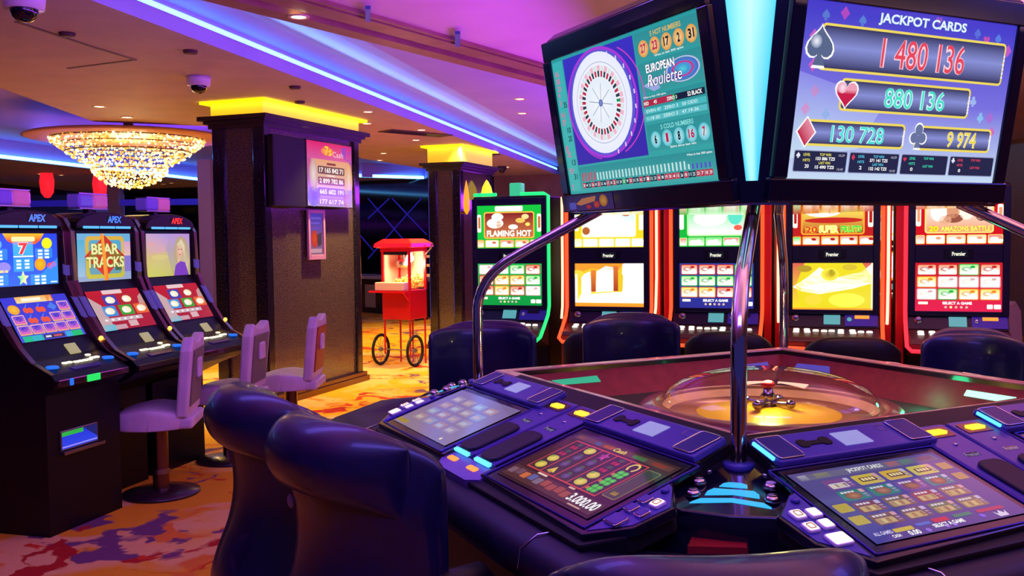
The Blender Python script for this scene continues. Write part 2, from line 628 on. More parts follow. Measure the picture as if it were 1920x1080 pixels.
# strip along the far edges of the tray
mb = MB()
for (x0, y0), (x1, y1) in (((-9.15, 9.0), (-7.72, 14.39)), ((-7.72, 14.39), (-6.55, 20.5))):
    p, q = Vector((x0, y0, ZS)), Vector((x1, y1, ZS))
    mb.hexa([p + Vector((0.0, 0, 0.0)), p + Vector((0.03, 0, 0.0)), q + Vector((0.03, 0, 0.0)), q + Vector((0, 0, 0.0))],
            [p + Vector((0.0, 0, 0.05)), p + Vector((0.03, 0, 0.05)), q + Vector((0.03, 0, 0.05)), q + Vector((0, 0, 0.05))])
tag(mb.build('led_strip', MT['ledcyan']), 'cyan LED strip along the far edge of the ceiling tray behind the chandelier', 'led strip')
mb = MB()
p, q = Vector((-6.4, 20.5, ZS)), Vector((-1.9, 20.55, ZS))
p, q = Vector((-3.2, 19.62, ZS)), Vector((-1.9, 20.52, ZS))
mb.hexa([p, p + Vector((0.02, -0.03, 0)), q + Vector((0.02, -0.03, 0)), q], [p + Vector((0, 0, .06)), p + Vector((0.02, -0.03, .06)), q + Vector((0.02, -0.03, .06)), q + Vector((0, 0, .06))])
tag(mb.build('led_strip', MT['ledcyan']), 'short cyan LED strip on the far ceiling edge between the two granite columns', 'led strip')
area_light('tray_fill', (-6.6, 13.5, ZS + 0.02), (-5.4, 13.0, ZS + 0.3), 0.4, 9.0, 60, (0.16, 0.12, 1.0))
area_light('tray_fill', (-4.75, 8.6, ZS + 0.06), (-4.8, 8.6, ZS + 0.3), 0.35, 4.0, 60, (0.20, 0.03, 1.0))  # unseen fill added to turn the near tray edge violet
area_light('tray_fill', (-3.2, 12.8, ZS + 0.06), (-3.3, 12.8, ZS + 0.3), 0.35, 4.0, 60, (0.20, 0.03, 1.0))  # unseen fill added along the right tray edge, also for violet
area_light('tray_fill', (-2.2, 17.5, ZS + 0.02), (-2.8, 17.6, ZS + 0.3), 0.4, 4.0, 12, (0.12, 0.20, 1.0))

# beam with two slots across the raised ceiling, pink ceiling to its right
ba, bb = Vector((-1.03, 5.574, 0)), Vector((0.188, 7.45, 0))
bd = (bb - ba).normalized(); bn = Vector((bd.y, -bd.x, 0))        # bn points right


def beam(t, s, z): return ba + bd * t + bn * s + Vector((0, 0, z))


BZ = 2.915
mb = MB()
for s0, s1, z0 in ((-0.47, -0.33, BZ - 0.01), (-0.24, -0.07, BZ), (-0.03, 0.0, BZ)):
    mb.extrude([beam(-9, s0, z0), beam(-9, s1, z0), beam(-9, s1, 3.06), beam(-9, s0, 3.06)], bd * 24)
struct(mb.build('trim_beam', MT['beamwood']))
mb = MB()
mb.extrude([beam(-9, -0.47, 3.0), beam(-9, 0, 3.0), beam(-9, 0, 3.05), beam(-9, -0.47, 3.05)], bd * 24)
struct(mb.build('trim_slot', MT['darkwood']))
mb = MB()
p0, p1 = beam(-9, 0, 0), beam(15, 0, 0)
mb.extrude([(p0.x, p0.y, 2.94), (p1.x, p1.y, 2.94), (10, p1.y, 2.94), (10, -3, 2.94), (p0.x, -3, 2.94)], (0, 0, 0.04))
MT['pink'] = noisy(mat('rose_plaster', rough=0.6), '#d8b4b8', '#e0bec0', 2)
struct(mb.build('ceiling_upper', MT['pink']))
for i, (px, py) in enumerate(((690, 30), (858, 77))):
    mb = MB()
    mb.extrude([at_z(px - 5, py - 13, 2.895), at_z(px + 5, py - 13, 2.895), at_z(px + 5, py + 11, 2.895), at_z(px - 5, py + 11, 2.895)], (0, 0, 0.02))
    tag(mb.build('beam_clip', glow('blue_clip', '#2a28c8', 0.5)), ['blue clip across the ceiling beam slot, nearer the camera', 'blue clip across the ceiling beam slot, nearer the overhead screens'][i], 'clip')

# back wall of black glass, with posts
W0 = Vector((-9.5, 23.2, 0)); W1 = Vector((9, 16.5, 0))
wd = (W1 - W0).normalized(); wn = Vector((wd.y, -wd.x, 0))
MT['wallglass'] = mat('black_window_glass', '#070710', 0.06, coat=0.5)
mb = MB()
WM = W0 + (W1 - W0) * ((-0.35 - W0.x) / (W1.x - W0.x))
mb.extrude([W0, WM, WM - wn * 0.1, W0 - wn * 0.1], (0, 0, ZS))
struct(mb.build('wall_back', MT['wallglass']))
mb = MB()
mb.extrude([WM, W1, W1 - wn * 0.1, WM - wn * 0.1], (0, 0, ZS))
struct(mb.build('wall_far', noisy(mat('brown_wallpaper', rough=0.6), '#7a5a50', '#84645a', 4)))
mb = MB()
mb.extrude([(-11.0, 0, 0), (-11.0, 25, 0), (-11.1, 25, 0), (-11.1, 0, 0)], (0, 0, ZS))
struct(mb.build('wall_left', MT['wallglass']))
mb = MB()
mb.extrude([(7.6, 0, 0), (7.6, 18, 0), (7.7, 18, 0), (7.7, 0, 0)], (0, 0, 3.0))
struct(mb.build('wall_right', mat('taupe_paint', '#8a7468', 0.6)))
# window posts
MT['post'] = mat('mauve_post', '#8e7a86', 0.5)
for i, (x0, x1, yb) in enumerate(((203, 222, 19.0), (372, 396, 15.0))):
    a, c = at_y(x0, 400, yb), at_y(x1, 400, yb)
    mb = MB().box(a.x, c.x, yb, yb + 0.25, 0, ZS)
    struct(mb.build('trim_post', MT['post']))
mb = MB()
a, c = at_y(-160, 400, 19.0), at_y(500, 400, 19.0)
mb.box(a.x, c.x, 19.1, 19.25, 2.30, 2.42)
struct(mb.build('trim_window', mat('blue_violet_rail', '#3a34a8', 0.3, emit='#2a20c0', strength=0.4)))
# crossed lattice bars on the glass between the columns


def on_wall(px, py):
    d = ray(px, py)
    return Vector((0, 0, EYE)) + d * ((W0 + wn * 0.012).dot(wn) / (d.dot(wn)))


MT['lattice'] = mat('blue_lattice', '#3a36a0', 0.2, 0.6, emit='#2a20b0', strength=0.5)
mb = MB()
for (x0, y0, x1, y1) in ((690, 372, 800, 500), (690, 485, 790, 372), (640, 400, 700, 470), (735, 372, 800, 440), (690, 410, 730, 372), (760, 500, 800, 455)):
    p, q = on_wall(x0, y0), on_wall(x1, y1)
    mb.tube([p, q], 0.014, 6)
tag(mb.build('lattice', MT['lattice']), 'thin blue diamond lattice on the dark window behind the popcorn cart', 'lattice')

# ================================================================== columns
MT['yellowband'] = mat('cream_band_glow', '#e8cf5a', 0.6, emit='#ffd200', strength=0.55)  # emission on the cream wall stands in for the neon strip's glow
MT['yellowled'] = glow('yellow_neon', '#ffcc00', 7.0)
colaz = math.atan2(1.628, 0.614)             # direction of the long right hand face


def column(name, label, px, py, L, D, top):
    """corner (nearest edge) at px,py on the floor; long face runs into the hall"""
    c = at_z(px, py, 0)
    root = thing(name, label, 'column', (c.x, c.y, 0), colaz - PI / 2)
    # local: +y along the long face, -x away to the left
    mb = MB().box(-D + 0.03, -0.03, 0.03, L - 0.03, 0.0, top)
    mb.build('shaft', MT['granite'], root)
    for x0, x1, y0, y1 in ((-0.13, 0.0, 0, 0.11), (-D, -D + 0.13, 0, 0.11), (-0.11, 0.0, L - 0.11, L), (-D, -D + 0.13, L - 0.11, L)):
        MB().box(x0, x1, y0, y1, 0.08, top).build('pilaster', MT['pilaster'], root, bevel=0.012)
    mb = MB()
    for e, z0, z1 in ((0.02, top - 0.10, top - 0.06), (0.05, top - 0.06, top - 0.03), (0.09, top - 0.03, top + 0.01)):
        mb.box(-D - e, e, -e, L + e, z0, z1)
    mb.build('capital', MT['darkwood'], root)
    mb = MB()
    for e, z0, z1 in ((0.05, 0, 0.06), (0.03, 0.06, 0.10)):
        mb.box(-D - e, e, -e, L + e, z0, z1)
    mb.build('base_moulding', MT['bronze'], root)
    MB().box(-D - 0.0, 0.0, 0.0, L, top + 0.01, ZS).build('lit_band', MT['yellowband'], root)
    mb = MB()
    e, t = 0.035, 0.035
    for x0, x1, y0, y1 in ((-D - e - t, e + t, -e - t, -e), (-D - e - t, e + t, L + e, L + e + t), (-D - e - t, -D - e, -e, L + e), (e, e + t, -e, L + e)):
        mb.box(x0, x1, y0, y1, ZS - 0.022, ZS - 0.002)
    mb.build('neon_strip', MT['yellowled'], root)
    return root


colA = column('column', 'big dark granite column with yellow lit top carrying two wall screens', 507, 764, 1.74, 0.58, 2.70)
colB = column('column', 'farther dark granite column with yellow lit top behind the green slot machine', 868, 655, 1.2, 0.5, 2.60)


def face_pt(u, z, off=0.0):                  # point on the long face of the near column
    return colA.matrix_basis @ Vector((off, u, z))


# lit portrait screen
root = thing('wall_screen', 'lit pink jackpot screen hanging on the big granite column', 'screen', face_pt(0.57, 1.88, 0.0), colaz - PI / 2)
MB().box(0.015, 0.075, 0, 0.89, 0.0, 0.66).build('case', MT['blackmatt'], root, bevel=0.008)
MB().box(0.0, 0.016, 0.25, 0.65, 0.15, 0.5).build('bracket', MT['blackmatt'], root)
cv = Canvas(90, 66 * 1.35)
Hh = cv.H
cv.rect(0, 0, 90, Hh, '#d82a6a', '#a890d8')
cv.up().rect(0, 0, 90, 24, '#e0206a', '#d85aa0').rect(8, 24, 74, 45, '#e8a07a', '#e0c0b0').rect(0, 64, 90, 25, '#9a86e0', '#c8b0d8')
cv.poly([(70, 4), (90, 0), (90, 26), (66, 16)], '#7a4ad0')
cv.ell(12, 76, 12, 14, '#5a4ae0', '#8a78e0').ell(12, 46, 8, 22, '#e8dcd8', '#c89a9a').ell(82, 50, 9, 26, '#f0d8c0', '#e0a060').ell(40, 12, 13, 6, '#ffd24a', '#ff7a3a').ell(80, 80, 10, 10, '#e890b8', '#d05a9a')
cv.up().outlined('7s', 34, 5, 14, 13, '#ffd840', '#e03020').text('Cash', 50, 11, 22, 8, '#ffb0c8', 0.02)
for (t, y, c, bg) in (('17 165 842 71', 33, '#fff6f0', '#7a4a4a'), ('2 899 782 86', 48, '#fff6f0', '#9a5a5a'), ('665 602 191', 63, '#ffffff', '#8a70e8'), ('177 617 74', 77, '#f8f0ff', '#b088c8')):
    cv.rr(20, y, 54, 11, 2, bg)
    cv.up().text(t, 23, y + 2, 48, 7, c, 0.03)
cv.rect(38, 28, 18, 3, '#8a3040').rect(38, 45, 16, 2, '#f0d8d0')
cv.build('screen', MT['scr'], (0.0775, 0.02, 0.65), (0, 0.85, 0), (0, 0, -0.64), root)
# dark one
root = thing('wall_screen', 'switched off black wall screen beside the lit pink one on the column', 'screen', face_pt(0.02, 1.87, 0.0), colaz - PI / 2)
MB().box(0.02, 0.085, 0, 0.53, 0.0, 0.66).build('case', MT['blackmatt'], root, bevel=0.008)
MB().box(0.0, 0.021, 0.1, 0.4, 0.15, 0.5).build('bracket', MT['blackmatt'], root)
MB().box(0.0845, 0.0865, 0.02, 0.51, 0.02, 0.64).build('screen', MT['blackmatt'], root)
# framed notice
root = thing('framed_poster', 'narrow pink framed poster on the big column under the lit screen', 'poster', face_pt(0.675, 1.355, 0.0), colaz - PI / 2)
mb = MB()
for y0, y1, z0, z1 in ((0, 0.035, 0, 0.5), (0.275, 0.31, 0, 0.5), (0.035, 0.275, 0, 0.05), (0.035, 0.275, 0.465, 0.5)): mb.box(0, 0.025, y0, y1, z0, z1)
mb.build('frame', mat('rose_frame', '#c08a98', 0.4), root, bevel=0.004)
cv = Canvas(24, 42)
cv.rect(0, 0, 24, 42, '#4a3ab8', '#9a6a8a')
cv.up().ell(9, 26, 6, 9, '#e8542a', '#d03a30').poly([(13, 22), (22, 19), (22, 32), (15, 34)], '#5a4048').rect(2, 36, 20, 4, '#d8a0b0').rect(3, 4, 18, 2, '#7a5ad8').rect(3, 9, 16, 2, '#7a5ad8').rect(3, 14, 17, 2, '#7a4ac8')
cv.build('print', screen_mat('emissive_print', 0.85), (0.010, 0.035, 0.465), (0, 0.24, 0), (0, 0, -0.415), root)  # print colours also emit, evenly

# sconces on the second column
MT['flame'] = glow('amber_glass', '#ff9a10', 1.3)
MT['flameb'] = glow('yellow_glass', '#ffd028', 1.5)
for i, (px0, px1, py0, py1) in enumerate(((869, 881, 338, 402), (902, 924, 337, 376))):
    # on the long face of the second column
    f0 = colB.matrix_basis @ Vector((0.09, 0, 0))
    fn = colB.matrix_basis.to_3x3() @ Vector((1, 0, 0))
    hit = []
    for py in (py1, py0):
        d = ray((px0 + px1) / 2, py)
        hit.append(Vector((0, 0, EYE)) + d * ((f0 - Vector((0, 0, EYE))).dot(fn) / d.dot(fn)))
    base, topz = hit[0], hit[1].z
    root = thing('wall_sconce', ['amber flame shaped wall sconce beside the second granite column', 'yellow pleated flame sconce above the green slot machine'][i], 'lamp', (base.x, base.y, base.z), 0, 'flame shaped sconces')
    hh = topz - base.z
    wv_ = (px1 - px0) / FPX * base.y * 0.5
    mb = MB()
    mb.lathe([(0.01, 0), (wv_ * 0.9, hh * 0.12), (wv_, hh * 0.35), (wv_ * 0.75, hh * 0.65), (wv_ * 0.3, hh * 0.9), (0.002, hh)], n=10)
    mb.build('shade', MT['flameb'] if i else MT['flame'], root)
    MB().cyl((0, 0.0, 0.02), tuple(-fn * 0.092 + Vector((0, 0, 0.02))), 0.015).build('arm', MT['bronze'], root)

# ================================================================== ceiling fittings
MT['downlight'] = glow('warm_lamp_lens', '#ffdf9c', 9.0)
MT['dlring'] = mat('lamp_ring', '#cfa890', 0.4)
dl_spots = [(690, 209, 1), (688, 231, 0), (790, 243, 1), (780, 262, 0), (865, 271, 1), (719, 287, 1), (712, 300, 0), (903, 296, 1), (951, 313, 1), (186, 199, 1), (238, 219, 1), (700, 358, 1), (75, 326, 0), (115, 328, 0), (306, 345, 1), (322, 343, 0)]
dl_where = ['right of the big column top, upper of two', 'right of the big column top, lower of two', 'right of the big column beside a vent, upper of two', 'right of the big column beside a vent, lower of two', 'above the second column top',
            'at the right edge of the wall screen column, upper of two', 'at the right edge of the wall screen column, lower of two', 'in front of the yellow band on the second column', 'right of the second column top', 'on the brown soffit left of the column, left of two', 'on the brown soffit left of the column, right of two',
            'over the dark window between the columns', 'above the leftmost slot machines, left of two', 'above the leftmost slot machines, right of two', 'below the chandelier at right, left of two', 'below the chandelier at right, right of two']


def downlight(p, label, lamp, zc, color=(1, 0.66, 0.17), power=14):
    root = thing('downlight', label, 'ceiling light', (p.x, p.y, zc), 0, 'recessed ceiling downlights')
    MB().lathe([(0.045, 0.0), (0.045, -0.006), (0.062, -0.009), (0.066, 0.0)], n=18, cap=False).build('ring', MT['dlring'], root)
    MB().lathe([(0.002, -0.003), (0.046, -0.003), (0.046, 0.0), (0.002, 0.0)], n=14).build('lens', MT['downlight'], root)
    if lamp:
        l = bpy.data.lights.new('lamp', 'SPOT')
        l.energy = power
        l.color = color
        l.spot_size = 2.0
        l.spot_blend = 0.8
        l.shadow_soft_size = 0.05
        o = bpy.data.objects.new('lamp', l)
        COL.objects.link(o)
        o.parent = root
        o.location = (0, 0, -0.02)
    return root


for (x, y, lamp), wh in zip(dl_spots, dl_where):
    p = at_z(x, y, ZS)
    if x < 360 and y > 300: p = at_z(x, y, ZS)
    big = p.y > 8
    downlight(p, 'small round warm downlight ' + wh, lamp, ZS - 0.001, power=380 if 8 < p.y < 16 else 120)
for i, (x, y) in enumerate(((975, 185), (979, 212))):
    p = at_z(x, y, ZS + 0.125)
    downlight(p, ['small round warm downlight in the violet cove left of the overhead screen, upper of two', 'small round warm downlight in the violet cove left of the overhead screen, lower of two'][i], 0, ZS + 0.1245)
p = at_z(560, 31, 2.904)
downlight(p, 'round warm downlight on the tan ceiling beam at top', 0, 2.9045)

MT['dome'] = mat('dark_dome', '#0a0a18', 0.08, coat=0.5)


def dome_camera(px, py, zc, s, label, body):
    p = at_z(px, py, zc)
    root = thing('dome_camera', label, 'security camera', (p.x, p.y, zc), 0, 'ceiling dome cameras')
    MB().lathe([(0.02 * s, 0), (0.075 * s, 0.0), (0.078 * s, -0.02 * s), (0.072 * s, -0.06 * s), (0.02 * s, -0.06 * s)], n=24).build('housing', body, root)
    MB().sphere((0, 0, -0.06 * s), 0.052 * s, 20).build('dome', MT['dome'], root)
    return root


dome_camera(44, -12, ZS - 0.0005, 1.35, 'white dome camera on the ceiling at the top left corner', MT['white'])
dome_camera(372, 144, ZS - 0.0005, 1.2, 'white dome camera on the ceiling left of the big column top', MT['white'])
dome_camera(817, 276, ZS - 0.0005, 1.1, 'dark dome camera above the second column, left of its yellow band', MT['darkwood'])
dome_camera(941, 312, ZS - 0.0005, 1.1, 'dark dome camera at the right end of the second column yellow band', MT['darkwood'])

MT['vent'] = mat('brown_vent', '#5a4038', 0.6)
for i, (x0, y0, x1, y1, lab) in enumerate(((722, 244, 836, 254, 'brown slotted air vent in the soffit between the two columns'), (838, 281, 925, 290, 'brown slotted air vent in the soffit above the second column'))):
    a, c = at_z(x0, y0, ZS), at_z(x1, y1, ZS)
    mid = (a + c) / 2
    L = (c - a).length
    root = thing('ceiling_vent', lab, 'vent', (mid.x, mid.y, ZS - 0.0005), math.atan2(c.y - a.y, c.x - a.x), 'soffit vents')
    mb = MB()
    mb.box(-L / 2, L / 2, -0.14, -0.11, -0.012, 0).box(-L / 2, L / 2, 0.11, 0.14, -0.012, 0).box(-L / 2, -L / 2 + 0.03, -0.11, 0.11, -0.012, 0).box(L / 2 - 0.03, L / 2, -0.11, 0.11, -0.012, 0)
    mb.build('frame', MT['vent'], root)
    mb = MB()
    for k in range(5): mb.box(-L / 2 + 0.03, L / 2 - 0.03, -0.10 + k * 0.045, -0.08 + k * 0.045, -0.010, -0.002)
    mb.build('slats', MT['darkwood'], root)
for i, (x, y, lab) in enumerate(((357, 95, 'small flat smoke detector on the brown soffit, right of the hatch lines'), (553, 162, 'small flat smoke detector on the soffit above the yellow column band, nearer one'), (562, 190, 'small flat smoke detector touching the yellow glow over the column'), (126, 62, 'small flat smoke detector on the soffit near the top left camera'))):
    p = at_z(x, y, ZS)
    tag(MB().lathe([(0.01, 0), (0.05, 0), (0.045, -0.02), (0.01, -0.022)], n=18).build('smoke_detector', MT['vent'], loc=(p.x, p.y, ZS - 0.0005)), lab, 'smoke detector', 'soffit smoke detectors')
# hatch seams in the soffit
mb = MB()
for (x0, y0, x1, y1) in ((30, 40, 182, 90), (127, 128, 254, 112), (182, 90, 254, 112)):
    a, c = at_z(x0, y0, ZS), at_z(x1, y1, ZS)
    d = (c - a).normalized(); q = Vector((-d.y, d.x, 0)) * 0.012
    mb.extrude([a + q, c + q, c - q, a - q], (0, 0, -0.004))
tag(mb.build('ceiling_hatch', MT['vent']), 'thin dark hatch seams in the brown soffit at upper left', 'hatch')

# ================================================================== chandelier
MT['bead_a'] = mat('warm_crystal', '#fff0b0', 0.1, emit='#fff0a0', strength=1.25)
MT['bead_b'] = mat('bright_crystal', '#ffffff', 0.1, emit='#fff4c8', strength=2.0)
MT['bead_c'] = mat('amber_crystal', '#e0a040', 0.1, emit='#e8b850', strength=0.7)
cc = Vector((-4.53, 11.25, 0))
root = thing('chandelier', 'wide crystal bead chandelier glowing gold over the left slot machines', 'chandelier', cc)
mb = MB().lathe([(0.02, 2.775), (1.10, 2.775), (1.15, 2.79), (1.10, 2.815), (0.06, 2.82), (0.05, 3.15), (0.02, 3.15)], n=48)
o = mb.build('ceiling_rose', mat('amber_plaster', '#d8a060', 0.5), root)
mb = MB()
for r, z in ((0.86, 2.765), (0.80, 2.70), (0.70, 2.62), (0.42, 2.42)):
    mb.tube([(r * math.cos(2 * PI * k / 40), r * math.sin(2 * PI * k / 40), z) for k in range(40)], 0.008, 6, closed=True)
for k in range(8):
    a = 2 * PI * k / 8
    mb.tube([(0.8 * math.cos(a), 0.8 * math.sin(a), 2.70), (0.78 * math.cos(a), 0.78 * math.sin(a), 2.775)], 0.006, 5)
mb.build('frame_rings', MT['bronze'], root)
for nm, prof in (('upper_crystals', [(0.86, 2.755), (0.84, 2.73), (0.80, 2.695), (0.75, 2.66), (0.69, 2.61), (0.62, 2.56), (0.55, 2.515), (0.48, 2.48), (0.42, 2.45)]), ('lower_crystals', [(0.42, 2.42), (0.41, 2.385), (0.385, 2.345), (0.34, 2.305), (0.28, 2.265), (0.21, 2.235), (0.13, 2.21), (0.05, 2.20)])):
    mb = MB()
    for r, z in prof:
        nb = max(6, int(r * 2 * PI / 0.036))
        for k in range(nb):
            if random.random() < 0.10: continue
            a = 2 * PI * (k + random.random() * 0.5) / nb
            mb.m = random.choice((0, 0, 1, 2, 2))
            mb.octa((r * math.cos(a), r * math.sin(a), z + random.uniform(-0.015, 0.015)), random.uniform(0.012, 0.021))
    o = mb.build(nm, [MT['bead_a'], MT['bead_b'], MT['bead_c']], root)
    o['kind'] = 'stuff'
l = bpy.data.lights.new('lamp', 'POINT')
l.energy = 60; l.color = (1, 0.72, 0.30); l.shadow_soft_size = 0.25
lo = bpy.data.objects.new('lamp', l); COL.objects.link(lo); lo.parent = root; lo.location = (0, 0, 2.58)

# ================================================================== popcorn cart
ca = math.radians(-25)
root = thing('popcorn_cart', 'red popcorn cart on two spoked wheels between the granite columns', 'popcorn cart', (-1.33, 11.62, 0), ca)
W, D = 0.40, 0.40                             # front faces local -y
mb = MB().box(-W / 2, W / 2, -D / 2, D / 2, 0.57, 0.93)
mb.build('cabinet', MT['cartred'], root, bevel=0.008)
mb = MB()
mb.loft([[(-W / 2 - 0.01, -D / 2 - 0.01, 1.40), (W / 2 + .01, -D / 2 - .01, 1.40), (W / 2 + .01, D / 2 + .01, 1.40), (-W / 2 - .01, D / 2 + .01, 1.40)], [(-W / 2 - 0.01, -D / 2 - 0.01, 1.44), (W / 2 + .01, -D / 2 - .01, 1.44), (W / 2 + .01, D / 2 + .01, 1.44), (-W / 2 - .01, D / 2 + .01, 1.44)],
         [(-W / 2 - .07, -D / 2 - .07, 1.455), (W / 2 + .07, -D / 2 - .07, 1.455), (W / 2 + .07, D / 2 + .07, 1.455), (-W / 2 - .07, D / 2 + .07, 1.455)], [(-W / 2 - .06, -D / 2 - .06, 1.50), (W / 2 + .06, -D / 2 - .06, 1.50), (W / 2 + .06, D / 2 + .06, 1.50), (-W / 2 - .06, D / 2 + .06, 1.50)], [(-W / 2 + .02, -D / 2 + .02, 1.555), (W / 2 - .02, -D / 2 + .02, 1.555), (W / 2 - .02, D / 2 - .02, 1.555), (-W / 2 + .02, D / 2 - .02, 1.555)]])
mb.build('roof', MT['cartrim'], root)
for x in (-1, 1):
    for y in (-1, 1):
        xx, yy = x * (W / 2 - 0.012), y * (D / 2 - 0.012)
        MB().box(xx - 0.014, xx + 0.014, yy - 0.014, yy + 0.014, 0.93, 1.40).build('corner_post', MT['cartrim'], root)
MB().box(-W / 2 + .03, W / 2 - .03, -D / 2 - 0.002, -D / 2 + 0.01, 1.36, 1.40).build('header', MT['darkwood'], root)
MT['cartback'] = mat('cart_backing', '#c8a898', 0.3)
MT['pane'] = mat('cart_glass', '#ffffff', 0.02, trans=1.0, ior=1.02, spec=0.6)
MB().box(W / 2 - 0.008, W / 2 - 0.004, -D / 2 + .03, D / 2 - .03, 0.95, 1.40).build('glass_pane', MT['pane'], root)
MB().box(-W / 2 + .03, W / 2 - .03, -D / 2 + 0.004, -D / 2 + 0.008, 1.03, 1.36).build('glass_pane', MT['pane'], root)
MB().box(-W / 2 + .03, W / 2 - .03, D / 2 - 0.010, D / 2 - 0.004, 0.95, 1.40).build('back_panel', MT['cartback'], root)
MB().box(-W / 2 + .004, -W / 2 + .010, -D / 2 + .03, D / 2 - .03, 0.95, 1.40).build('side_panel', MT['cartback'], root)  # solid panel instead of glass, added to catch the bulb's light
mb = MB().lathe([(0.02, 1.20), (0.085, 1.20), (0.10, 1.24), (0.10, 1.30), (0.02, 1.30)], (-0.02, 0.03, 0), 20)
mb.tube([(-0.02, 0.03, 1.30), (-0.02, 0.03, 1.40)], 0.012, 8)
mb.build('kettle', MT['steel'], root)
mb = MB().lathe([(0.03, 1.385), (0.03, 1.36), (0.055, 1.31), (0.03, 1.275), (0.005, 1.27)], (W / 2 - 0.08, -0.06, 0), 14)
mb.build('lamp_bulb', glow('warm_bulb', '#fff0c8', 14), root)
l = bpy.data.lights.new('lamp', 'POINT'); l.energy = 22; l.color = (1, 0.72, 0.34); l.shadow_soft_size = 0.05
lo = bpy.data.objects.new('lamp', l); COL.objects.link(lo); lo.parent = root; lo.location = (W / 2 - 0.10, -0.06, 1.24)
mb = MB()
for k in range(420):
    x, y = random.uniform(-W / 2 + .05, W / 2 - .03), random.uniform(-D / 2 + .05, D / 2 - .03)
    z = 0.945 + random.random() * (0.17 * max(0.15, 1 - abs(x - 0.08) * 3.0))
    mb.octa((x, y, z), random.uniform(0.012, 0.02))
o = mb.build('popcorn', mat('popcorn', '#ffd060', 0.8, emit='#ff9a20', strength=0.12), root)
o['kind'] = 'stuff'
mb = MB().box(-W / 2 - 0.02, W / 2 - 0.02, -D / 2 - 0.13, -D / 2, 0.93, 1.03)
mb.build('serving_bin', mat('cream_tin', '#e8c4b0', 0.4), root, bevel=0.01)
mb = MB()
mb.extrude([(-W / 2 - 0.10, -D / 2 - 0.15, 0.905), (W / 2, -D / 2 - 0.15, 0.905), (W / 2, -D / 2, 0.905), (-W / 2 - 0.10, -D / 2, 0.905)], (0, 0, 0.022))
mb.extrude([(W / 2 - 0.03, -D / 2 - 0.13, 0.905), (W / 2 - 0.03, -D / 2, 0.905), (W / 2 - 0.03, -D / 2, 0.80)], (0.02, 0, 0))
mb.build('shelf', MT['cartrim'], root)
mb = MB()
for x in (-1, 1):
    for y in (-1, 1):
        MB().cyl((x * (W / 2 - .02), y * (D / 2 - .02), 0.0 if y > 0 else 0.14), (x * (W / 2 - .02), y * (D / 2 - .02), 0.58), 0.012, n=10).build('leg', MT['cartred'], root)
MB().cyl((0.0, D / 2 - 0.02, 0), (0.0, D / 2 - .02, 0.58), 0.012, n=10).build('leg', MT['cartred'], root)
MB().cyl((-W / 2 - .06, -D / 2 + .02, 0.20), (W / 2 + .06, -D / 2 + .02, 0.20), 0.008, n=8).build('axle', MT['steel'], root)
for x in (-1, 1):
    xc = x * (W / 2 + 0.045)
    wm = MB()
    wm.tube([(xc, -D / 2 + .02 + 0.178 * math.cos(2 * PI * k / 32), 0.197 + 0.178 * math.sin(2 * PI * k / 32)) for k in range(32)], 0.019, 8, closed=True)
    wo = wm.build('wheel', MT['rubber'], root)
    sp = MB()
    for k in range(12):
        a = 2 * PI * k / 12
        sp.tube([(xc, -D / 2 + .02, 0.197), (xc, -D / 2 + .02 + 0.17 * math.cos(a), 0.197 + 0.17 * math.sin(a))], 0.003, 5)
    sp.cyl((xc - 0.02, -D / 2 + .02, 0.197), (xc + 0.02, -D / 2 + .02, 0.197), 0.025, n=12)
    sp.build('spokes', MT['steel'], wo)
MB().tube([(W / 2 + .02, D / 2 - .05, 1.36), (W / 2 + .10, D / 2 - .05, 1.44), (W / 2 + 0.12, D / 2 - .05, 1.50)], 0.012, 8).build('handle', MT['steel'], root)

# bar counter and its lit shelf far behind the cart
a, c = at_z(676, 585, 0), at_z(868, 600, 0)
ang = math.atan2(c.y - a.y, c.x - a.x)
L = (c - a).length
root = thing('bar_counter', 'long dark bar counter with pale top far behind the popcorn cart', 'counter', (a.x, a.y, 0), ang)
MB().box(-1.5, L, 0, 0.5, 0, 0.72).build('front', MT['darkwood'], root)
MB().box(-1.55, L + .05, -0.12, 0.55, 0.72, 0.79).build('worktop', mat('pale_stone', '#b8a89a', 0.3), root, bevel=0.01)
for k in range(3):
    MB().box(0.2 + k * 0.8, 0.55 + k * 0.8, -0.02, 0.0, 0.12, 0.60).build('front_panel', mat('cream_panel', '#b89a72', 0.5), root)
a = at_y(800, 498, 17.6)
root = thing('bar_shelf', 'warm lit back bar shelves right of the popcorn cart', 'shelf', (a.x, a.y, 0), ang)
for z in (0.86, 1.05, 1.22):
    MB().box(-0.35, 0.8, 0, 0.3, z - 0.02, z + 0.02).build('shelf_board', mat('lit_shelf', '#d8b080', 0.4, emit='#ffb860', strength=0.5), root)
MB().box(-0.38, -0.34, 0, 0.3, 0, 1.35).build('side_panel', MT['darkwood'], root)
MB().box(0.8, 0.84, 0, 0.3, 0, 1.35).build('side_panel', MT['darkwood'], root)

# ================================================================== roulette station
TC, TY = Vector((0.893, 3.270, 0)), 0.4558
A = 0.72                                      # half side of the wooden rim
SR, SZ, ST = 0.339, 0.962, 0.3086             # screen centre: outward from rim, height, slope of the desk
TN = math.tan(ST)
TM = Matrix.Translation(TC) @ Matrix.Rotation(TY, 4, 'Z')
TI = TM.inverted()
table = thing('roulette_station', 'square electronic roulette station with sloping touch screens and corner poles', 'roulette table', TC, TY)


def rot(p, ang): return Matrix.Rotation(ang, 3, 'Z') @ Vector(p)


def dk(lr, o, d, ang):
    """point on a desk: lr left to right for the player, o outward from the rim, d above the desk surface"""
    p = Vector((lr, -A - o, SZ - (0.04 if ang > 1 else 0) - (o - SR) * TN)) + Vector((0, -math.sin(ST), math.cos(ST))) * d
    return rot(p, ang)


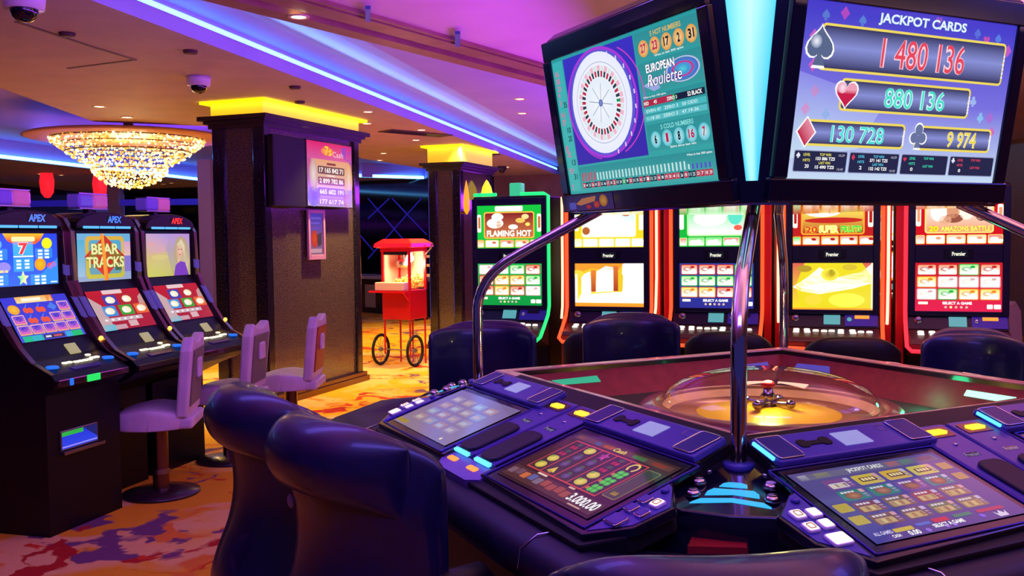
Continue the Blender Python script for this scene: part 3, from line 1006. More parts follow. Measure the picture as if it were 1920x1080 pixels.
def dprism(mb, pts, d0, d1, ang):
    return mb.loft([[dk(x, y, d0, ang) for x, y in pts], [dk(x, y, d1, ang) for x, y in pts]])


def rrpts(x0, x1, y0, y1, r, n=4):
    out = []
    for cx, cy, a0 in ((x1 - r, y1 - r, 0), (x0 + r, y1 - r, 90), (x0 + r, y0 + r, 180), (x1 - r, y0 + r, 270)):
        for k in range(n + 1):
            a = math.radians(a0 + 90 * k / n)
            out.append((cx + r * math.cos(a), cy + r * math.sin(a)))
    return out


def octo(E, c, z):
    return [(E, -E + c, z), (E, E - c, z), (E - c, E, z), (-E + c, E, z), (-E, E - c, z), (-E, -E + c, z), (-E + c, -E, z), (E - c, -E, z)]


# cabinet and padded apron
mb = MB().loft([octo(A + 0.30, 0.3, 0.0), octo(A + 0.32, 0.3, 0.06), octo(A + 0.32, 0.3, 0.74), octo(A + 0.30, 0.3, 0.80)])
mb.build('cabinet', MT['blackmatt'], table)
mb = MB()
mb.smooth = True
mb.loft([octo(A + 0.40, 0.26, 0.80), octo(A + 0.40, 0.26, 0.872), octo(A + 0.50, 0.26, 0.878), octo(A + 0.555, 0.28, 0.866), octo(A + 0.585, 0.29, 0.84), octo(A + 0.59, 0.30, 0.80), octo(A + 0.57, 0.30, 0.76), octo(A + 0.50, 0.30, 0.73), octo(A + 0.30, 0.30, 0.73)], cap=False)
mb.build('padded_armrest', MT['padding'], table)
for k in range(4):                            # silver seams on the armrest next to each corner
    for sg in (-1, 1):
        mb = MB()
        x = sg * 0.70
        mb.tube([rot((x, -A - 0.47, 0.885), k * PI / 2), rot((x - sg * 0.03, -A - 0.545, 0.874), k * PI / 2), rot((x - sg * 0.04, -A - 0.585, 0.845), k * PI / 2), rot((x - sg * 0.04, -A - 0.592, 0.80), k * PI / 2)], 0.0022, 6)
        mb.build('seam_trim', MT['chrome'], table)
# rim and pit
mb = MB()
RW = 0.052
RZ = 1.043
for k in range(4):
    mb.loft([[rot(p, k * PI / 2) for p in ((-A, -A, RZ - 0.03), (A, -A, RZ - 0.03), (A - RW, -A + RW, RZ - 0.03), (-A + RW, -A + RW, RZ - 0.03))],
             [rot(p, k * PI / 2) for p in ((-A, -A, RZ), (A, -A, RZ), (A - RW, -A + RW, RZ), (-A + RW, -A + RW, RZ))]])
mb.build('rim', MT['rimwood'], table, bevel=0.004)
mb = MB()
B0, B1 = A - RW, A - RW - 0.012
for k in range(4):
    mb.loft([[rot(p, k * PI / 2) for p in ((-B0, -B0, 1.0), (B0, -B0, 1.0), (B1, -B1, 1.0), (-B1, -B1, 1.0))], [rot(p, k * PI / 2) for p in ((-B0, -B0, RZ - .004), (B0, -B0, RZ - .004), (B1, -B1, RZ - .004), (-B1, -B1, RZ - .004))]])
mb.build('rim_liner', MT['black'], table)
P0, P1, PZ0, PZ1 = A - RW - 0.012, 0.58, 1.022, 0.925
for k in range(4):
    MB().loft([[rot(p, k * PI / 2) for p in ((-P0, -P0, PZ0), (P0, -P0, PZ0), (P1, -P1, PZ1), (-P1, -P1, PZ1))], [rot(p, k * PI / 2) for p in ((-P0, -P0 - .01, PZ0 - .01), (P0, -P0 - .01, PZ0 - .01), (P1, -P1 - .01, PZ1 - .01), (-P1, -P1 - .01, PZ1 - .01))]]).build('pit_wall', MT['pitred'], table)
ci, sq = [], []
for k in range(64):
    a = 2 * PI * k / 64
    m_ = max(abs(math.cos(a)), abs(math.sin(a)))
    ci.append((0.012 + 0.445 * math.cos(a), 0.014 + 0.445 * math.sin(a)))
    sq.append((0.60 * math.cos(a) / m_, 0.60 * math.sin(a) / m_))
MB().loft([[(x, y, 0.925) for x, y in ci], [(x, y, 0.925) for x, y in sq], [(x, y, 0.91) for x, y in sq], [(x, y, 0.91) for x, y in ci], [(x, y, 0.925) for x, y in ci]], cap=False).build('pit_floor', MT['felt'], table)
# small emissive patches set on the sloping pit walls
wn_l = Vector((0, -(PZ0 - PZ1), -(P0 - P1))).normalized()     # wall on +y (local), inward-up normal is minus this


def wall_patch(k, pix, m, name):
    ang = k * PI / 2
    Nl = rot((0, (PZ0 - PZ1), (P0 - P1)), ang).normalized()      # for wall at -y: normal (0,+,+)
    Pl = rot((0, -P0, PZ0), ang)
    Nw = TM.to_3x3() @ Nl
    Pw = TM @ Pl
    pts = []
    for px, py in pix:
        d = ray(px, py)
        t = (Pw - Vector((0, 0, EYE))).dot(Nw) / d.dot(Nw)
        pts.append(TI @ (Vector((0, 0, EYE)) + d * t))
    return MB().loft([[p - Nl * 0.003 for p in pts], [p + Nl * 0.004 for p in pts]]).build(name, m, table)


wall_patch(2, [(1034, 714), (1118, 705), (1126, 716), (1052, 722)], glow('teal_patch', '#30b890', 0.9), 'pit_patch')
wall_patch(2, [(1398, 684), (1438, 679), (1442, 690), (1402, 694)], glow('violet_patch', '#5a50c8', 0.7), 'pit_patch')
wall_patch(1, [(1496, 682), (1556, 688), (1556, 700), (1488, 693)], glow('violet_patch2', '#5a50c8', 0.7), 'pit_patch')
wall_patch(1, [(1814, 732), (1906, 746), (1868, 752), (1808, 742)], glow('green_patch', '#9affc8', 2.2), 'pit_patch')
gl = bpy.data.lights.new('pit_lamp', 'POINT'); gl.energy = 0.5; gl.color = (0.05, 1, 0.4); gl.shadow_soft_size = 0.03
go = bpy.data.objects.new('pit_lamp', gl); COL.objects.link(go); go.parent = table; go.location = (0.56, -0.18, 1.0)

# poles and corner consoles
for k in range(4):
    ang = k * PI / 2
    q = 1 / math.sqrt(2)

    def dg(rho, t, z, ang=ang):               # diagonal frame of the corner at (-,-): rho outward, t to the right seen from outside
        return rot((-rho * q + t * q, -rho * q - t * q, z), ang)

    def cz(rho): return 1.0 - (rho - 1.085) * 0.30
    path = [dg(1.086, 0, z) for z in (0.985, 1.10, 1.20, 1.28)] + [dg(1.080, 0, 1.315), dg(1.066, 0, 1.352), dg(1.042, 0, 1.392), dg(1.008, 0, 1.428), dg(0.965, 0, 1.460), dg(0.90, 0, 1.496), dg(0.77, 0, 1.562), dg(0.60, 0, 1.648)]
    MB().tube(path, 0.0195, 20).build('pole', MT['chrome'], table)
    mnd = [(0.98, -.05), (0.98, .05), (1.06, 0.10), (1.12, .15), (1.20, .21), (1.27, .215), (1.295, .12), (1.305, 0), (1.295, -.12), (1.27, -.215), (1.20, -.21), (1.12, -.15), (1.06, -0.10)]
    top = [dg(r, t, cz(r)) for r, t in mnd]
    low = [dg(r, t, 0.84) for r, t in mnd]
    con = MB().loft([low, top]).build('corner_console', MT['black'], table, bevel=0.006, seg=3)
    MB().lathe([(0.0195, 0.004), (0.022, 0.004), (0.036, 0.003), (0.038, 0.001), (0.038, -0.014), (0.019, -0.014)], n=28).build('flange', MT['deckviolet'], con, loc=dg(1.086, 0, 1.0))
    # chevron lights
    for pts in ([(1.178, -.026), (1.172, -.014), (1.172, .014), (1.178, .028), (1.192, .030), (1.192, -.034)], [(1.215, -.058), (1.201, -.045), (1.201, .045), (1.215, .058), (1.2295, .060), (1.222, 0), (1.2315, -.062)], [(1.262, -.088), (1.246, -.070), (1.236, 0), (1.246, .070), (1.262, .088), (1.266, .088), (1.252, 0), (1.268, -.092)]):
        MB().loft([[dg(r, t, cz(r) - 0.002) for r, t in pts], [dg(r, t, cz(r) + 0.0015) for r, t in pts]]).build('chevron_light', MT['cyan'], con)
    for sg in (-1, 1):
        for (r, lit) in ((1.185, sg > 0), (1.235, False)):
            t = sg * (0.082 if r < 1.2 else 0.088)
            bb = MB().lathe([(0.0175, 0), (0.0175, 0.006), (0.015, 0.012), (0.010, 0.014), (0.0005, 0.014)], n=20).build('round_button', MT['chrome'], con, loc=dg(r, t, cz(r)))
            MB().lathe([(0.012, 0.014), (0.010, 0.0165), (0.0005, 0.0172)], n=18).build('button_cap', MT['white'] if (lit and k == 0) else MT['steel'], con, loc=dg(r, t, cz(r)))
        MB().sphere((0, 0, 0), 0.008, 12, (1, 1, 0.6)).build('screw_cap', MT['chrome'], con, loc=dg(1.128, sg * 0.066, cz(1.128)))
    # recess below the mound
    rec = [dg(1.24, -.16, 0), dg(1.24, .16, 0), dg(1.50, .24, 0), dg(1.50, -.24, 0)]
    MB().loft([[Vector((p.x, p.y, 0.79)) for p in rec], [Vector((p.x, p.y, 0.862)) for p in rec]]).build('corner_tray', MT['black'], table, bevel=0.004)
    if k == 0:
        pts = [TI @ at_z(x, y, 0.878) for x, y in ((1303, 986), (1409, 992), (1402, 1027), (1289, 1024))]
        MB().loft([[Vector((p.x, p.y, 0.862)) for p in pts], [Vector((p.x, p.y, 0.878)) for p in pts]]).build('red_panel', mat('red_felt', '#8a1218', 0.5), table)
        mb = MB()
        mb.tube([pts[0] + Vector((0, 0, .002)), pts[3] + Vector((0, 0, .002))], 0.0022, 6)
        mb.tube([pts[1] + Vector((0, 0, .002)), pts[2] + Vector((0, 0, .002))], 0.0022, 6)
        mb.build('panel_edge', MT['chrome'], table)


# pictures of the touch screens
def fruit(cv, kind, x, y, r):
    if kind == 'lemon': cv.ell(x, y, r * 1.0, r * 0.7, '#e8d860', '#c8b23a', 14).ell(x - r * 0.7, y - r * 0.4, r * .35, r * .25, '#6a9a3a', n=8)
    elif kind == 'cherry': cv.ell(x - r * .35, y + r * .4, r * .42, r * .42, '#c03040', '#7a1a30', 10).ell(x + r * .35, y + r * .4, r * .42, r * .42, '#c84058', '#7a1a30', 10).ell(x + .2 * r, y - .4 * r, r * .6, r * .35, '#3a5a3a', '#2a4030', 10)
    elif kind == 'plum': cv.ell(x, y + .1 * r, r * .8, r * .7, '#6a5a90', '#38304e', 14).ell(x - r * .1, y - r * .5, r * .4, r * .25, '#4a6a3a', n=8)
    elif kind == 'bell': cv.poly([(x - r * .8, y + r * .5), (x, y - r * .7), (x + r * .8, y + r * .5)], '#e0c040').ell(x, y + r * .5, r * .4, r * .25, '#b08a20', n=8)
    elif kind == 'clover':
        for dx, dy in ((-.45, -.3), (.45, -.3), (-.4, .4), (.4, .4)): cv.ell(x + dx * r, y + dy * r, r * .5, r * .45, '#5ade4a', '#2a9a30', 10)
        cv.rect(x - r * 1.3, y + .1 * r, r * .5, r * .5, '#c8703a')
    elif kind == 'shoe': cv.ring(x, y, r * .9, r * .9, r * .3, '#e8c860', 18, 120, 420)
    elif kind == 'star': cv.star(x, y, r, '#c84a9a', '#8a3070')


def cv_reels():
    cv = Canvas(100, 58)
    cv.rect(0, 0, 100, 58, '#3c2620', '#2a1a1c')
    cv.up().rect(3, 2, 94, 4.5, '#5a3a2c').rect(5, 2.6, 7, 3, '#8a4a34').rect(24, 2.6, 6, 3, '#3a68b0').rect(33, 2.6, 9, 3, '#c85a2a').rect(62, 2.6, 12, 3, '#3a7a3a').rect(80, 2.6, 12, 3, '#9a3020')
    cv.rect(9, 8, 74, 35, '#c8463c')
    cv.up()
    for k in range(5): cv.rect(10 + k * 14.6, 9, 13.6, 33, '#2c2428', '#38302e')
    cv.rr(84.5, 10, 12, 30, 1.5, '#8a7a4a')
    cv.text('Cash', 43, 2.4, 12, 3.6, '#e8c850', 0.03, 0.2)
    cv.up().rr(85.1, 10.6, 10.8, 28.8, 1.2, '#3c4030')
    for k, col in enumerate((('cherry', 'cherry', 'lemon', 'lemon'), ('lemon', 'plum', 'plum', 'bell'), ('star', 'plum', 'plum', 'plum'), ('cherry', 'cherry', 'lemon', 'lemon'), ('shoe', 'clover', 'clover', 'clover'))):
        for j, f in enumerate(col): fruit(cv, f, 16.8 + k * 14.6, 13.2 + j * 8.1, 4.7)
    cv.rect(88, 34, 5, 3, '#d8a838')
    cv.rect(2, 45, 96, 11, '#4a2e28')
    cv.up()
    for k, c in enumerate(('#7a5a6a', '#6a4a5a', '#c86a3a', '#5a62a0', '#7a6a80', '#9a4a34', '#9a4a34', '#9a4a34', '#9a5038')): cv.rr(3 + k * 7.4, 46.5 if k % 2 else 47.5, 6.4, 5.4, 0.8, c)
    cv.rect(26, 43.6, 10, 1.4, '#e8d0c0').rect(60, 43.6, 6, 1.4, '#d8b0a0')
    cv.outlined('3.000.00', 70, 46, 26, 7.0, '#ffffff', '#707070', 0.02, 0.05)
    cv.rect(76, 54.4, 12, 1, '#c8a090')
    return cv


def cv_menu(dim=False):
    cv = Canvas(100, 58)
    cv.rect(0, 0, 100, 58, '#5a508c', '#43408e')
    cv.up().rect(3, 2, 94, 5, '#6a6484').text('JACKPOT CARDS', 35, 2.4, 24, 4, '#ffffff', 0.03)
    cv.rr(4, 2.3, 5, 4.2, .6, '#c8c0d8').rr(14, 2.3, 9, 4.2, .6, '#8a8a50').rr(62, 2.3, 8, 4.2, .6, '#c05a4a').rr(72, 2.3, 8, 4.2, .6, '#4a8a60').rr(84, 2.3, 11, 4.2, .6, '#a03a50')
    names = [['', 'CITY', 'ROYAL', 'GOLD'], ['CASINO', 'POKER', 'JOKER', 'WHEEL'], ['HOT FRUIT', 'FIRE', 'BLAZE', 'CLUB'], ['JUICY', 'ICE 40', 'HOT 20', 'LUXOR']]
    tile = [['#7a4a8a', '#c8b048', '#d0a844', '#c8ba58'], ['#2f7a74', '#2c7a6a', '#7a4a92', '#2a7884'], ['#7a4252', '#7a5a48', '#8a3e44', '#8a6a58'], ['#7a5246', '#62525c', '#62704e', '#82705a']]
    for j in range(4):
        for k in range(4):
            x, y = 13 + k * 19, 9 + j * 10
            cv.rr(x, y, 16.5, 8.2, 1.2, tile[j][k])
    cv.up()
    for j in range(4):
        for k in range(4):
            x, y = 13 + k * 19, 9 + j * 10
            if j == 0 and k > 0:
                cv.rr(x + 3, y + 2.4, 10.5, 3.6, .5, '#5a3a30')
            elif j == 1:
                cv.ell(x + 7.5, y + 4.6, 5, 3, '#b87a52', '#7a4a3a', 14)
            else:
                cv.rr(x + 1.5, y + 3.4, 11, 4.2, .6, '#b89a72' if j > 1 else '#c8c8d8')
                for i in range(4): cv.rect(x + 2.2 + i * 2.6, y + 4, 1.9, 3, ['#d8c088', '#a06a4a', '#c8b070', '#8a5a50'][(i + j + k) % 4])
            cv.rr(x + 13.4, y + .4, 3, 2.6, .5, '#d09aa8' if (j + k) % 2 else '#b8b0d8')
            cv.rect(x + 13.6, y + 4, 2.4, 1, '#a08ab8').rect(x + 13.6, y + 5.8, 2.4, 1, '#8a7aa8')
    cv.up()
    for j in range(4):
        for k in range(4):
            if names[j][k]:
                x, y = 13 + k * 19, 9 + j * 10
                [cv.rect(x + (4 if j == 0 else 2) + i * 2.2, y + (3 if j == 0 else .9), 1.7, 2.2 if j == 0 else 1.3, '#e8d098' if j == 0 else '#d8d0e0') for i in range(4)]
    for y in (28, 38): cv.rr(2, y, 9, 6.5, .8, '#b8a040').rr(90, y - 18, 8, 6, .8, '#b08a52')
    cv.rr(16, 51, 12, 2.6, .5, '#c8b040').rr(31, 50.4, 9, 2, .5, '#4a6ac8').rr(42, 49.5, 10, 3, .5, '#c03048').rr(56, 49.5, 12, 2.4, .5, '#2a7a6a').rr(72, 49.5, 18, 2.4, .5, '#b03a5a')
    cv.text('SELECT A GAME', 39, 53, 20, 2.6, '#ffffff', 0.03).text('ALL GAMES', 4, 51, 11, 2.4, '#d8d0f0', 0.02).text('CASH', 12, 54.6, 5, 2, '#ffffff', 0.02).text('0.00', 22, 54, 7, 3.2, '#ffffff', 0.03)
    cv.ell(34, 56, 1.6, 1.4, '#8a6ae0', n=10).ell(46, 56, 1.2, 1.0, '#9a7ae8', n=10).ell(51, 56, 1.2, 1.0, '#9a7ae8', n=10).ell(72, 54, 1.8, 1.4, '#7a5ae0', n=10)
    cv.poly([(80, 53), (82, 55), (84, 52.4), (86, 55), (88, 53), (87, 57), (81, 57)], '#d8d0e8')
    return cv


def cv_menu_hazed():  # menu picture with a pale reflection painted into its colours
    cv = Canvas(100, 58)
    cv.rect(0, 0, 100, 58, '#7a6a98', '#8a7a92')
    cv.up()
    for j in range(4):
        for k in range(4):
            cv.rr(12 + k * 19, 8 + j * 10.5, 15, 7.6, 1, ['#9a8aa0', '#a08a8c', '#8a94a8', '#a8847c'][(j * 3 + k) % 4])
    cv.up()
    for j in range(4):
        for k in range(4):
            cv.rr(14 + k * 19, 10.4 + j * 10.5, 9, 3.6, .6, ['#b8b0b0', '#b8a090', '#a8b0b8'][(j + k) % 3])
    cv.rect(0, 52, 20, 4, '#a08a30').ell(84, 54, 1.4, 1.4, '#ffe8a0', n=8)
    return cv


def station(ang, m, side, picture, lit, full):
    """side = +1: buttons at the player's right"""
    x = m + side * 0.42
    X = lambda v: x + side * v                # mirrored offsets from the screen centre
    out = [(X(-.285), .163), (X(.238), .163), (X(.245), .248), (X(.372), .335), (X(.362), .435), (X(.278), .515), (X(-.285), .500)]
    if side < 0: out = out[::-1]
    T = dprism(MB(), out, -0.02, 0.004, ang).build('play_terminal', MT['black'], table, bevel=0.004)
    mb = MB()
    fr = [(X(-.262), .186), (X(.262), .186), (X(.262), .496), (X(-.262), .496)]
    for i in range(4):
        mb.tube([dk(*fr[i], 0.005, ang), dk(*fr[(i + 1) % 4], 0.005, ang)], 0.0035, 6)
    mb.build('bezel_trim', mat('violet_trim', '#3a34a0', 0.15, 0.8) if 'vtrim' not in MT else MT['vtrim'], T)
    o = picture.build('touch_screen', MT['scr_table'], dk(x - .2335, .212, 0.0065, ang), dk(x + .2335, .212, 0, ang) - dk(x - .2335, .212, 0, ang), dk(x, .471, 0, ang) - dk(x, .212, 0, ang), T, back=0.004)
    # reader bar
    bx0, bx1 = (X(-.282), X(.222)) if side > 0 else (X(.222), X(-.282))
    dprism(MB(), [(bx0, .072), (bx1, .072), (bx1 + .012, .178), (bx0 - .0, .178)], 0.0, 0.020, ang).build('reader_bar', MT['deckviolet'], T, bevel=0.005)
    for e in (bx0 + .003, bx1 - .078):
        pad = dprism(MB(), rrpts(e, e + .075, .080, .172, .008), 0.020, 0.0235, ang).build('end_pad', MT['padviolet'], T)
        rp = [dk(a, b, 0.0235, ang) for a, b in rrpts(e, e + .075, .080, .172, .008)]
        MB().tube(rp, 0.002, 6, closed=True).build('pad_trim', MT['chrome'], T)
    cs = bx0 + .15
    mb = MB()
    dprism(mb, rrpts(cs - .04, cs + .04, .117, .133, .007), 0.020, 0.0225, ang)
    dprism(mb, rrpts(cs - .05, cs - .02, .108, .140, .010), 0.020, 0.023, ang)
    dprism(mb, rrpts(cs + .02, cs + .05, .108, .140, .010), 0.020, 0.023, ang)
    mb.build('card_slot', MT['blackmatt'], T)
    dprism(MB(), [(cs + .075, .098), (cs + .165, .098), (cs + .165, .154), (cs + .075, .154)], 0.020, 0.0222, ang).build('touch_pad', glow('pale_blue_pad', '#a9a8f4', 0.75), T)
    if full:
        mb = MB()
        mb.tube([dk(a, b, 0.0205, ang) for a, b in rrpts(bx1 - .125, bx1 - .090, .088, .112, .006)], 0.0012, 5, closed=True)
        mb.build('card_mark', MT['steel'], T)
        # button panel
        bp = [(X(.268), .275), (X(.29), .282), (X(.362), .338), (X(.352), .43), (X(.277), .498)]
        if side < 0: bp = bp[::-1]
        dprism(MB(), bp, 0.004, 0.0055, ang).build('button_panel', MT['deckviolet'], T)
        for i, (bx, bo, w2, h2) in enumerate(((.306, .440, .026, .019), (.293, .391, .016, .015), (.335, .392, .016, .015), (.289, .352, .016, .015), (.330, .349, .016, .015))):
            bt = dprism(MB(), rrpts(X(bx) - w2, X(bx) + w2, bo - h2, bo + h2, .006), 0.0055, 0.013, ang).build('push_button', MT['chrome'] if not lit[i] else MT['white'], T, bevel=0.002)
            dprism(MB(), rrpts(X(bx) - w2 + .003, X(bx) + w2 - .003, bo - h2 + .003, bo + h2 - .003, .004), 0.013, 0.0142, ang).build('button_cap', MT['button'] if lit[i] else MT['deckviolet'], bt)
            if lit[i] and i in (2, 4):
                mk = MB()
                mk.tube([dk(a, b_, 0.0145, ang) for a, b_ in rrpts(X(bx) - w2 * .5, X(bx) + w2 * .5, bo - h2 * .5, bo + h2 * .5, .003)], 0.0011, 5, closed=True)
                mk.build('button_mark', MT['cartred'], bt)
        c = dk(X(.293), .304, 0.0055, ang)
        MB().lathe([(0.010, 0), (0.010, 0.006), (0.006, 0.009), (0.0005, 0.0095)], n=18).build('key_knob', MT['deckviolet'], T, loc=c)
        # cyan edge light on the corner side of the reader bar
        if ang == 0:
            dprism(MB(), [(bx0 - .008, .088), (bx0 - .002, .088), (bx0 - .002, .160), (bx0 - .008, .160)], 0.012, 0.02, ang).build('edge_light', MT['cyanbright'], T)
    return T


def ramps(ang, m, full):
    for i, (x0, x1) in enumerate(((m - .152, m - .012), (m - .006, m + .134))):
        R = dprism(MB(), rrpts(x0, x1, .100, .455, .012), -0.015, 0.006, ang).build('bill_ramp', MT['deckviolet'], table, bevel=0.004)
        mb = MB()
        for e in (x0, x1): mb.tube([dk(e, .11, 0.006, ang), dk(e, .45, 0.006, ang)], 0.0035, 6)
        mb.build('ramp_edge', MT['vtrim'], R)
        dprism(MB(), rrpts(x0 + .02, x1 - .02, .115, .160, .006), 0.006, 0.008, ang).build('slot_plate', MT['bronze'], R)
        dprism(MB(), [(x0 + .045, .125), (x1 - .045, .125), (x1 - .030, .138), (x1 - .045, .150), (x0 + .045, .150), (x0 + .032, .138)], 0.008, 0.0095, ang).build('slot_light', MT['yellow'], R)
        dprism(MB(), rrpts(x0 + .022, x1 - .022, .28, .452, .03), 0.006, 0.016, ang).build('bill_guide', MT['padding'], R, bevel=0.005)
        dprism(MB(), [(x0 + .022, .452), (x1 - .022, .452), (x1 - .022, .464), (x0 + .022, .464)], 0.0, 0.008, ang).build('ramp_light', MT['cyanbright'], R)
        if full:
            MB().sphere((0, 0, 0), 0.007, 10, (1, 1, .5)).build('lock', MT['chrome'], R, loc=dk((x0 + x1) / 2, .195, 0.007, ang))
            cv = Canvas(50, 12)
            cv.text('Premier', 0, 0, 50, 12, '#8a84b8', 0.01)
            cv2 = cv.build('lettering', MT['scr_table'], dk(x0 + .045, .236, 0.0068, ang), dk(x0 + .095, .236, 0, ang) - dk(x0 + .045, .236, 0, ang), dk(x0, .252, 0, ang) - dk(x0, .236, 0, ang), R, back=0.0003)
    pl = [(m - .20, .458), (m + .145, .458), (m + .145, .51), (m + .10, .532), (m - .10, .532)]
    Tt = dprism(MB(), pl, -0.03, -0.006, ang).build('slot_tray', MT['vtray'], table)
    for xx in (m - .09, m + .05):
        dprism(MB(), rrpts(xx - .03, xx + .03, .478, .496, .008), -0.006, -0.004, ang).build('tray_slot', MT['orange'], Tt)


MT['padviolet'] = mat('deep_violet_pad', '#2c2c70', 0.4)
MT['vtrim'] = mat('violet_trim', '#3a34a0', 0.15, 0.8)
MT['vtray'] = mat('lilac_tray', '#7a62b8', 0.35)
for ang, m, full in ((-PI / 2, 0.115, True), (0.0, -0.115, True), (PI / 2, 0.0, False), (PI, 0.0, False)):
    pts = [(m - .605, .006), (m + .605, .006), (m + .63, .16), (m + .64, .24), (m + .775, .335), (m + .77, .45), (m + .705, .53), (m - .705, .53), (m - .77, .45), (m - .775, .335), (m - .64, .24), (m - .63, .16)]
    dprism(MB(), pts, -0.06, -0.012, ang).build('desk', MT['blackmatt'], table, bevel=0.006)
    left = ang < 0
    station(ang, m, -1, cv_menu_hazed() if left else cv_menu(), (1, 1, 1, 1, 1), full)
    station(ang, m, 1, cv_reels() if left else cv_menu_hazed(), (0, 0, 0, 0, 1) if left else (1, 1, 1, 1, 1), full)
    ramps(ang, m, full)

# ------------------------------------------------------------------ roulette wheel
wheel = thing('roulette', 'roulette wheel glowing yellow under a clear dome in the square pit', 'roulette wheel', TM @ Vector((0.012, 0.014, 0.925)), TY)


def thin_glass(name, tint=(1, 1, 1), ior=1.45):
    m = bpy.data.materials.new(name)
    m.use_nodes = True
    nt = m.node_tree
    nt.nodes.remove(nt.nodes['Principled BSDF'])
    t = nt.nodes.new('ShaderNodeBsdfTransparent'); t.inputs[0].default_value = (*tint, 1)
    gl = nt.nodes.new('ShaderNodeBsdfGlossy'); gl.inputs['Roughness'].default_value = 0.03
    lw = nt.nodes.new('ShaderNodeLayerWeight'); lw.inputs[0].default_value = 0.5
    pw = nt.nodes.new('ShaderNodeMath'); pw.operation = 'POWER'; pw.inputs[1].default_value = 4.0
    nt.links.new(lw.outputs['Facing'], pw.inputs[0])
    fr = nt.nodes.new('ShaderNodeMath'); fr.operation = 'MULTIPLY_ADD'; fr.inputs[1].default_value = 0.7; fr.inputs[2].default_value = (ior - 1) * 0.1
    nt.links.new(pw.outputs[0], fr.inputs[0])
    mx = nt.nodes.new('ShaderNodeMixShader')
    nt.links.new(fr.outputs[0], mx.inputs[0]); nt.links.new(t.outputs[0], mx.inputs[1]); nt.links.new(gl.outputs[0], mx.inputs[2])
    nt.links.new(mx.outputs[0], nt.nodes['Material Output'].inputs[0])
    return m


MT['dome_glass'] = thin_glass('clear_dome', (0.97, 0.95, 0.95), 1.5)
MT['pane_thin'] = thin_glass('clear_pane', (0.98, 0.96, 0.96), 1.4)
for o in [o for o in bpy.data.objects if o.name.startswith('glass_pane')]: o.data.materials[0] = MT['pane_thin']
MB().lathe([(0.02, 0.0), (0.45, 0.0), (0.452, 0.018), (0.44, 0.030), (0.40, 0.036), (0.375, 0.034), (0.368, 0.02), (0.352, 0.002), (0.337, -0.020), (0.335, -0.05), (0.02, -0.05)], n=72, cap=False).build('bowl', noisy(mat('rose_bowl_timber', rough=0.3, coat=0.4), '#7a4038', '#8e5044', 12), wheel)
MT['gold'] = mat('gold_lacquer', '#e8b400', 0.35, 0.2)
MB().lathe([(0.330, -0.026), (0.3295, -0.012), (0.327, -0.007), (0.322, -0.0055), (0.312, -0.005), (0.26, -0.001), (0.20, 0.004), (0.12, 0.014), (0.05, 0.023), (0.002, 0.026)], n=72).build('rotor', MT['gold'], wheel)
MT['yellowlit'] = mat('yellow_lit_ring', '#e8b400', 0.4, emit='#ffc800', strength=0.75)
MB().lathe([(0.367, 0.022), (0.351, 0.004), (0.336, -0.016), (0.336, -0.013), (0.352, 0.008), (0.368, 0.025)], n=72, cap=False).build('ball_track', MT['pitred'] if False else MT['rimwood'], wheel)
mb = MB().lathe([(0.045, 0.014), (0.030, 0.026), (0.014, 0.020), (0.016, 0.045), (0.030, 0.056), (0.018, 0.072), (0.016, 0.088), (0.002, 0.092)], n=24)
for k in range(4):
    a = PI / 2 * k + 0.4
    mb.tube([(0, 0, 0.034), (0.075 * math.cos(a), 0.075 * math.sin(a), 0.036)], [0.010, 0.008], 8)
    mb.sphere((0.085 * math.cos(a), 0.085 * math.sin(a), 0.038), 0.017, 10)
tur = mb.build('turret', mat('polished_nickel', '#b0a8a0', 0.15, 1.0), wheel)
MB().sphere((0, 0, 0.100), 0.020, 12, (1.3, 1.3, .7)).build('turret_cap', MT['cartred'], tur)
for k in range(8):
    a = 2 * PI * k / 8
    pass
prof = [(0.372 * math.cos(t), 0.036 + 0.120 * math.sin(t)) for t in [PI / 2 * i / 12 for i in range(12)]] + [(0.002, 0.156)]
MB().lathe(prof, n=72, cap=False).build('dome', MT['dome_glass'], wheel)
MB().sphere((0.30, -0.12, -0.005), 0.011, 12).build('ball', MT['white'], wheel)
l = bpy.data.lights.new('lamp', 'POINT'); l.energy = 6.0; l.color = (1, 0.88, 0.22); l.shadow_soft_size = 0.03
lo = bpy.data.objects.new('lamp', l); COL.objects.link(lo); lo.parent = wheel; lo.location = (0, 0, 0.12)

# ------------------------------------------------------------------ overhead screens
over = thing('overhead_display', 'four sided overhead display with big tilted screens above the roulette station', 'display', TC, TY)
DD, DZ, DT = 0.582, 1.940, 0.164
dofz = lambda z: DD - 0.012 + (z - DZ) * math.tan(DT)
bofz = lambda z: 0.055 + (z - 1.644) * 0.19


def octz(z, e=0.0):
    d, b_ = dofz(z) + e, bofz(z)
    return octo(d, b_, z)


MB().loft([octz(1.640), octz(1.650), octz(2.25), octz(2.27, -0.02)]).build('housing', MT['black'], over)
MB().box(-0.50, 0.50, -0.50, 0.50, 1.633, 1.6399).build('under_plate', mat('mirror_plate', '#b8b0b8', 0.06, 1.0), over)
# hanger rods to the ceiling
for sx in (-1, 1):
    for sy in (-1, 1): MB().cyl((sx * 0.25, sy * 0.25, 2.2), (sx * 0.25, sy * 0.25, 2.938), 0.015, n=10).build('hanger_rod', MT['steel'], over)


def fc(lr, v, d, ang):
    """point on a display face: lr to the right seen from outside, v up the tilted face, d off it"""
    p = Vector((lr, -DD - v * math.sin(DT) - d * math.cos(DT), DZ + v * math.cos(DT) - d * math.sin(DT)))
    return rot(p, ang)


def fbox(mb, x0, x1, v0, v1, d0, d1, ang):
    return mb.loft([[fc(x, v, d0, ang) for x, v in ((x0, v0), (x1, v0), (x1, v1), (x0, v1))], [fc(x, v, d1, ang) for x, v in ((x0, v0), (x1, v0), (x1, v1), (x0, v1))]])


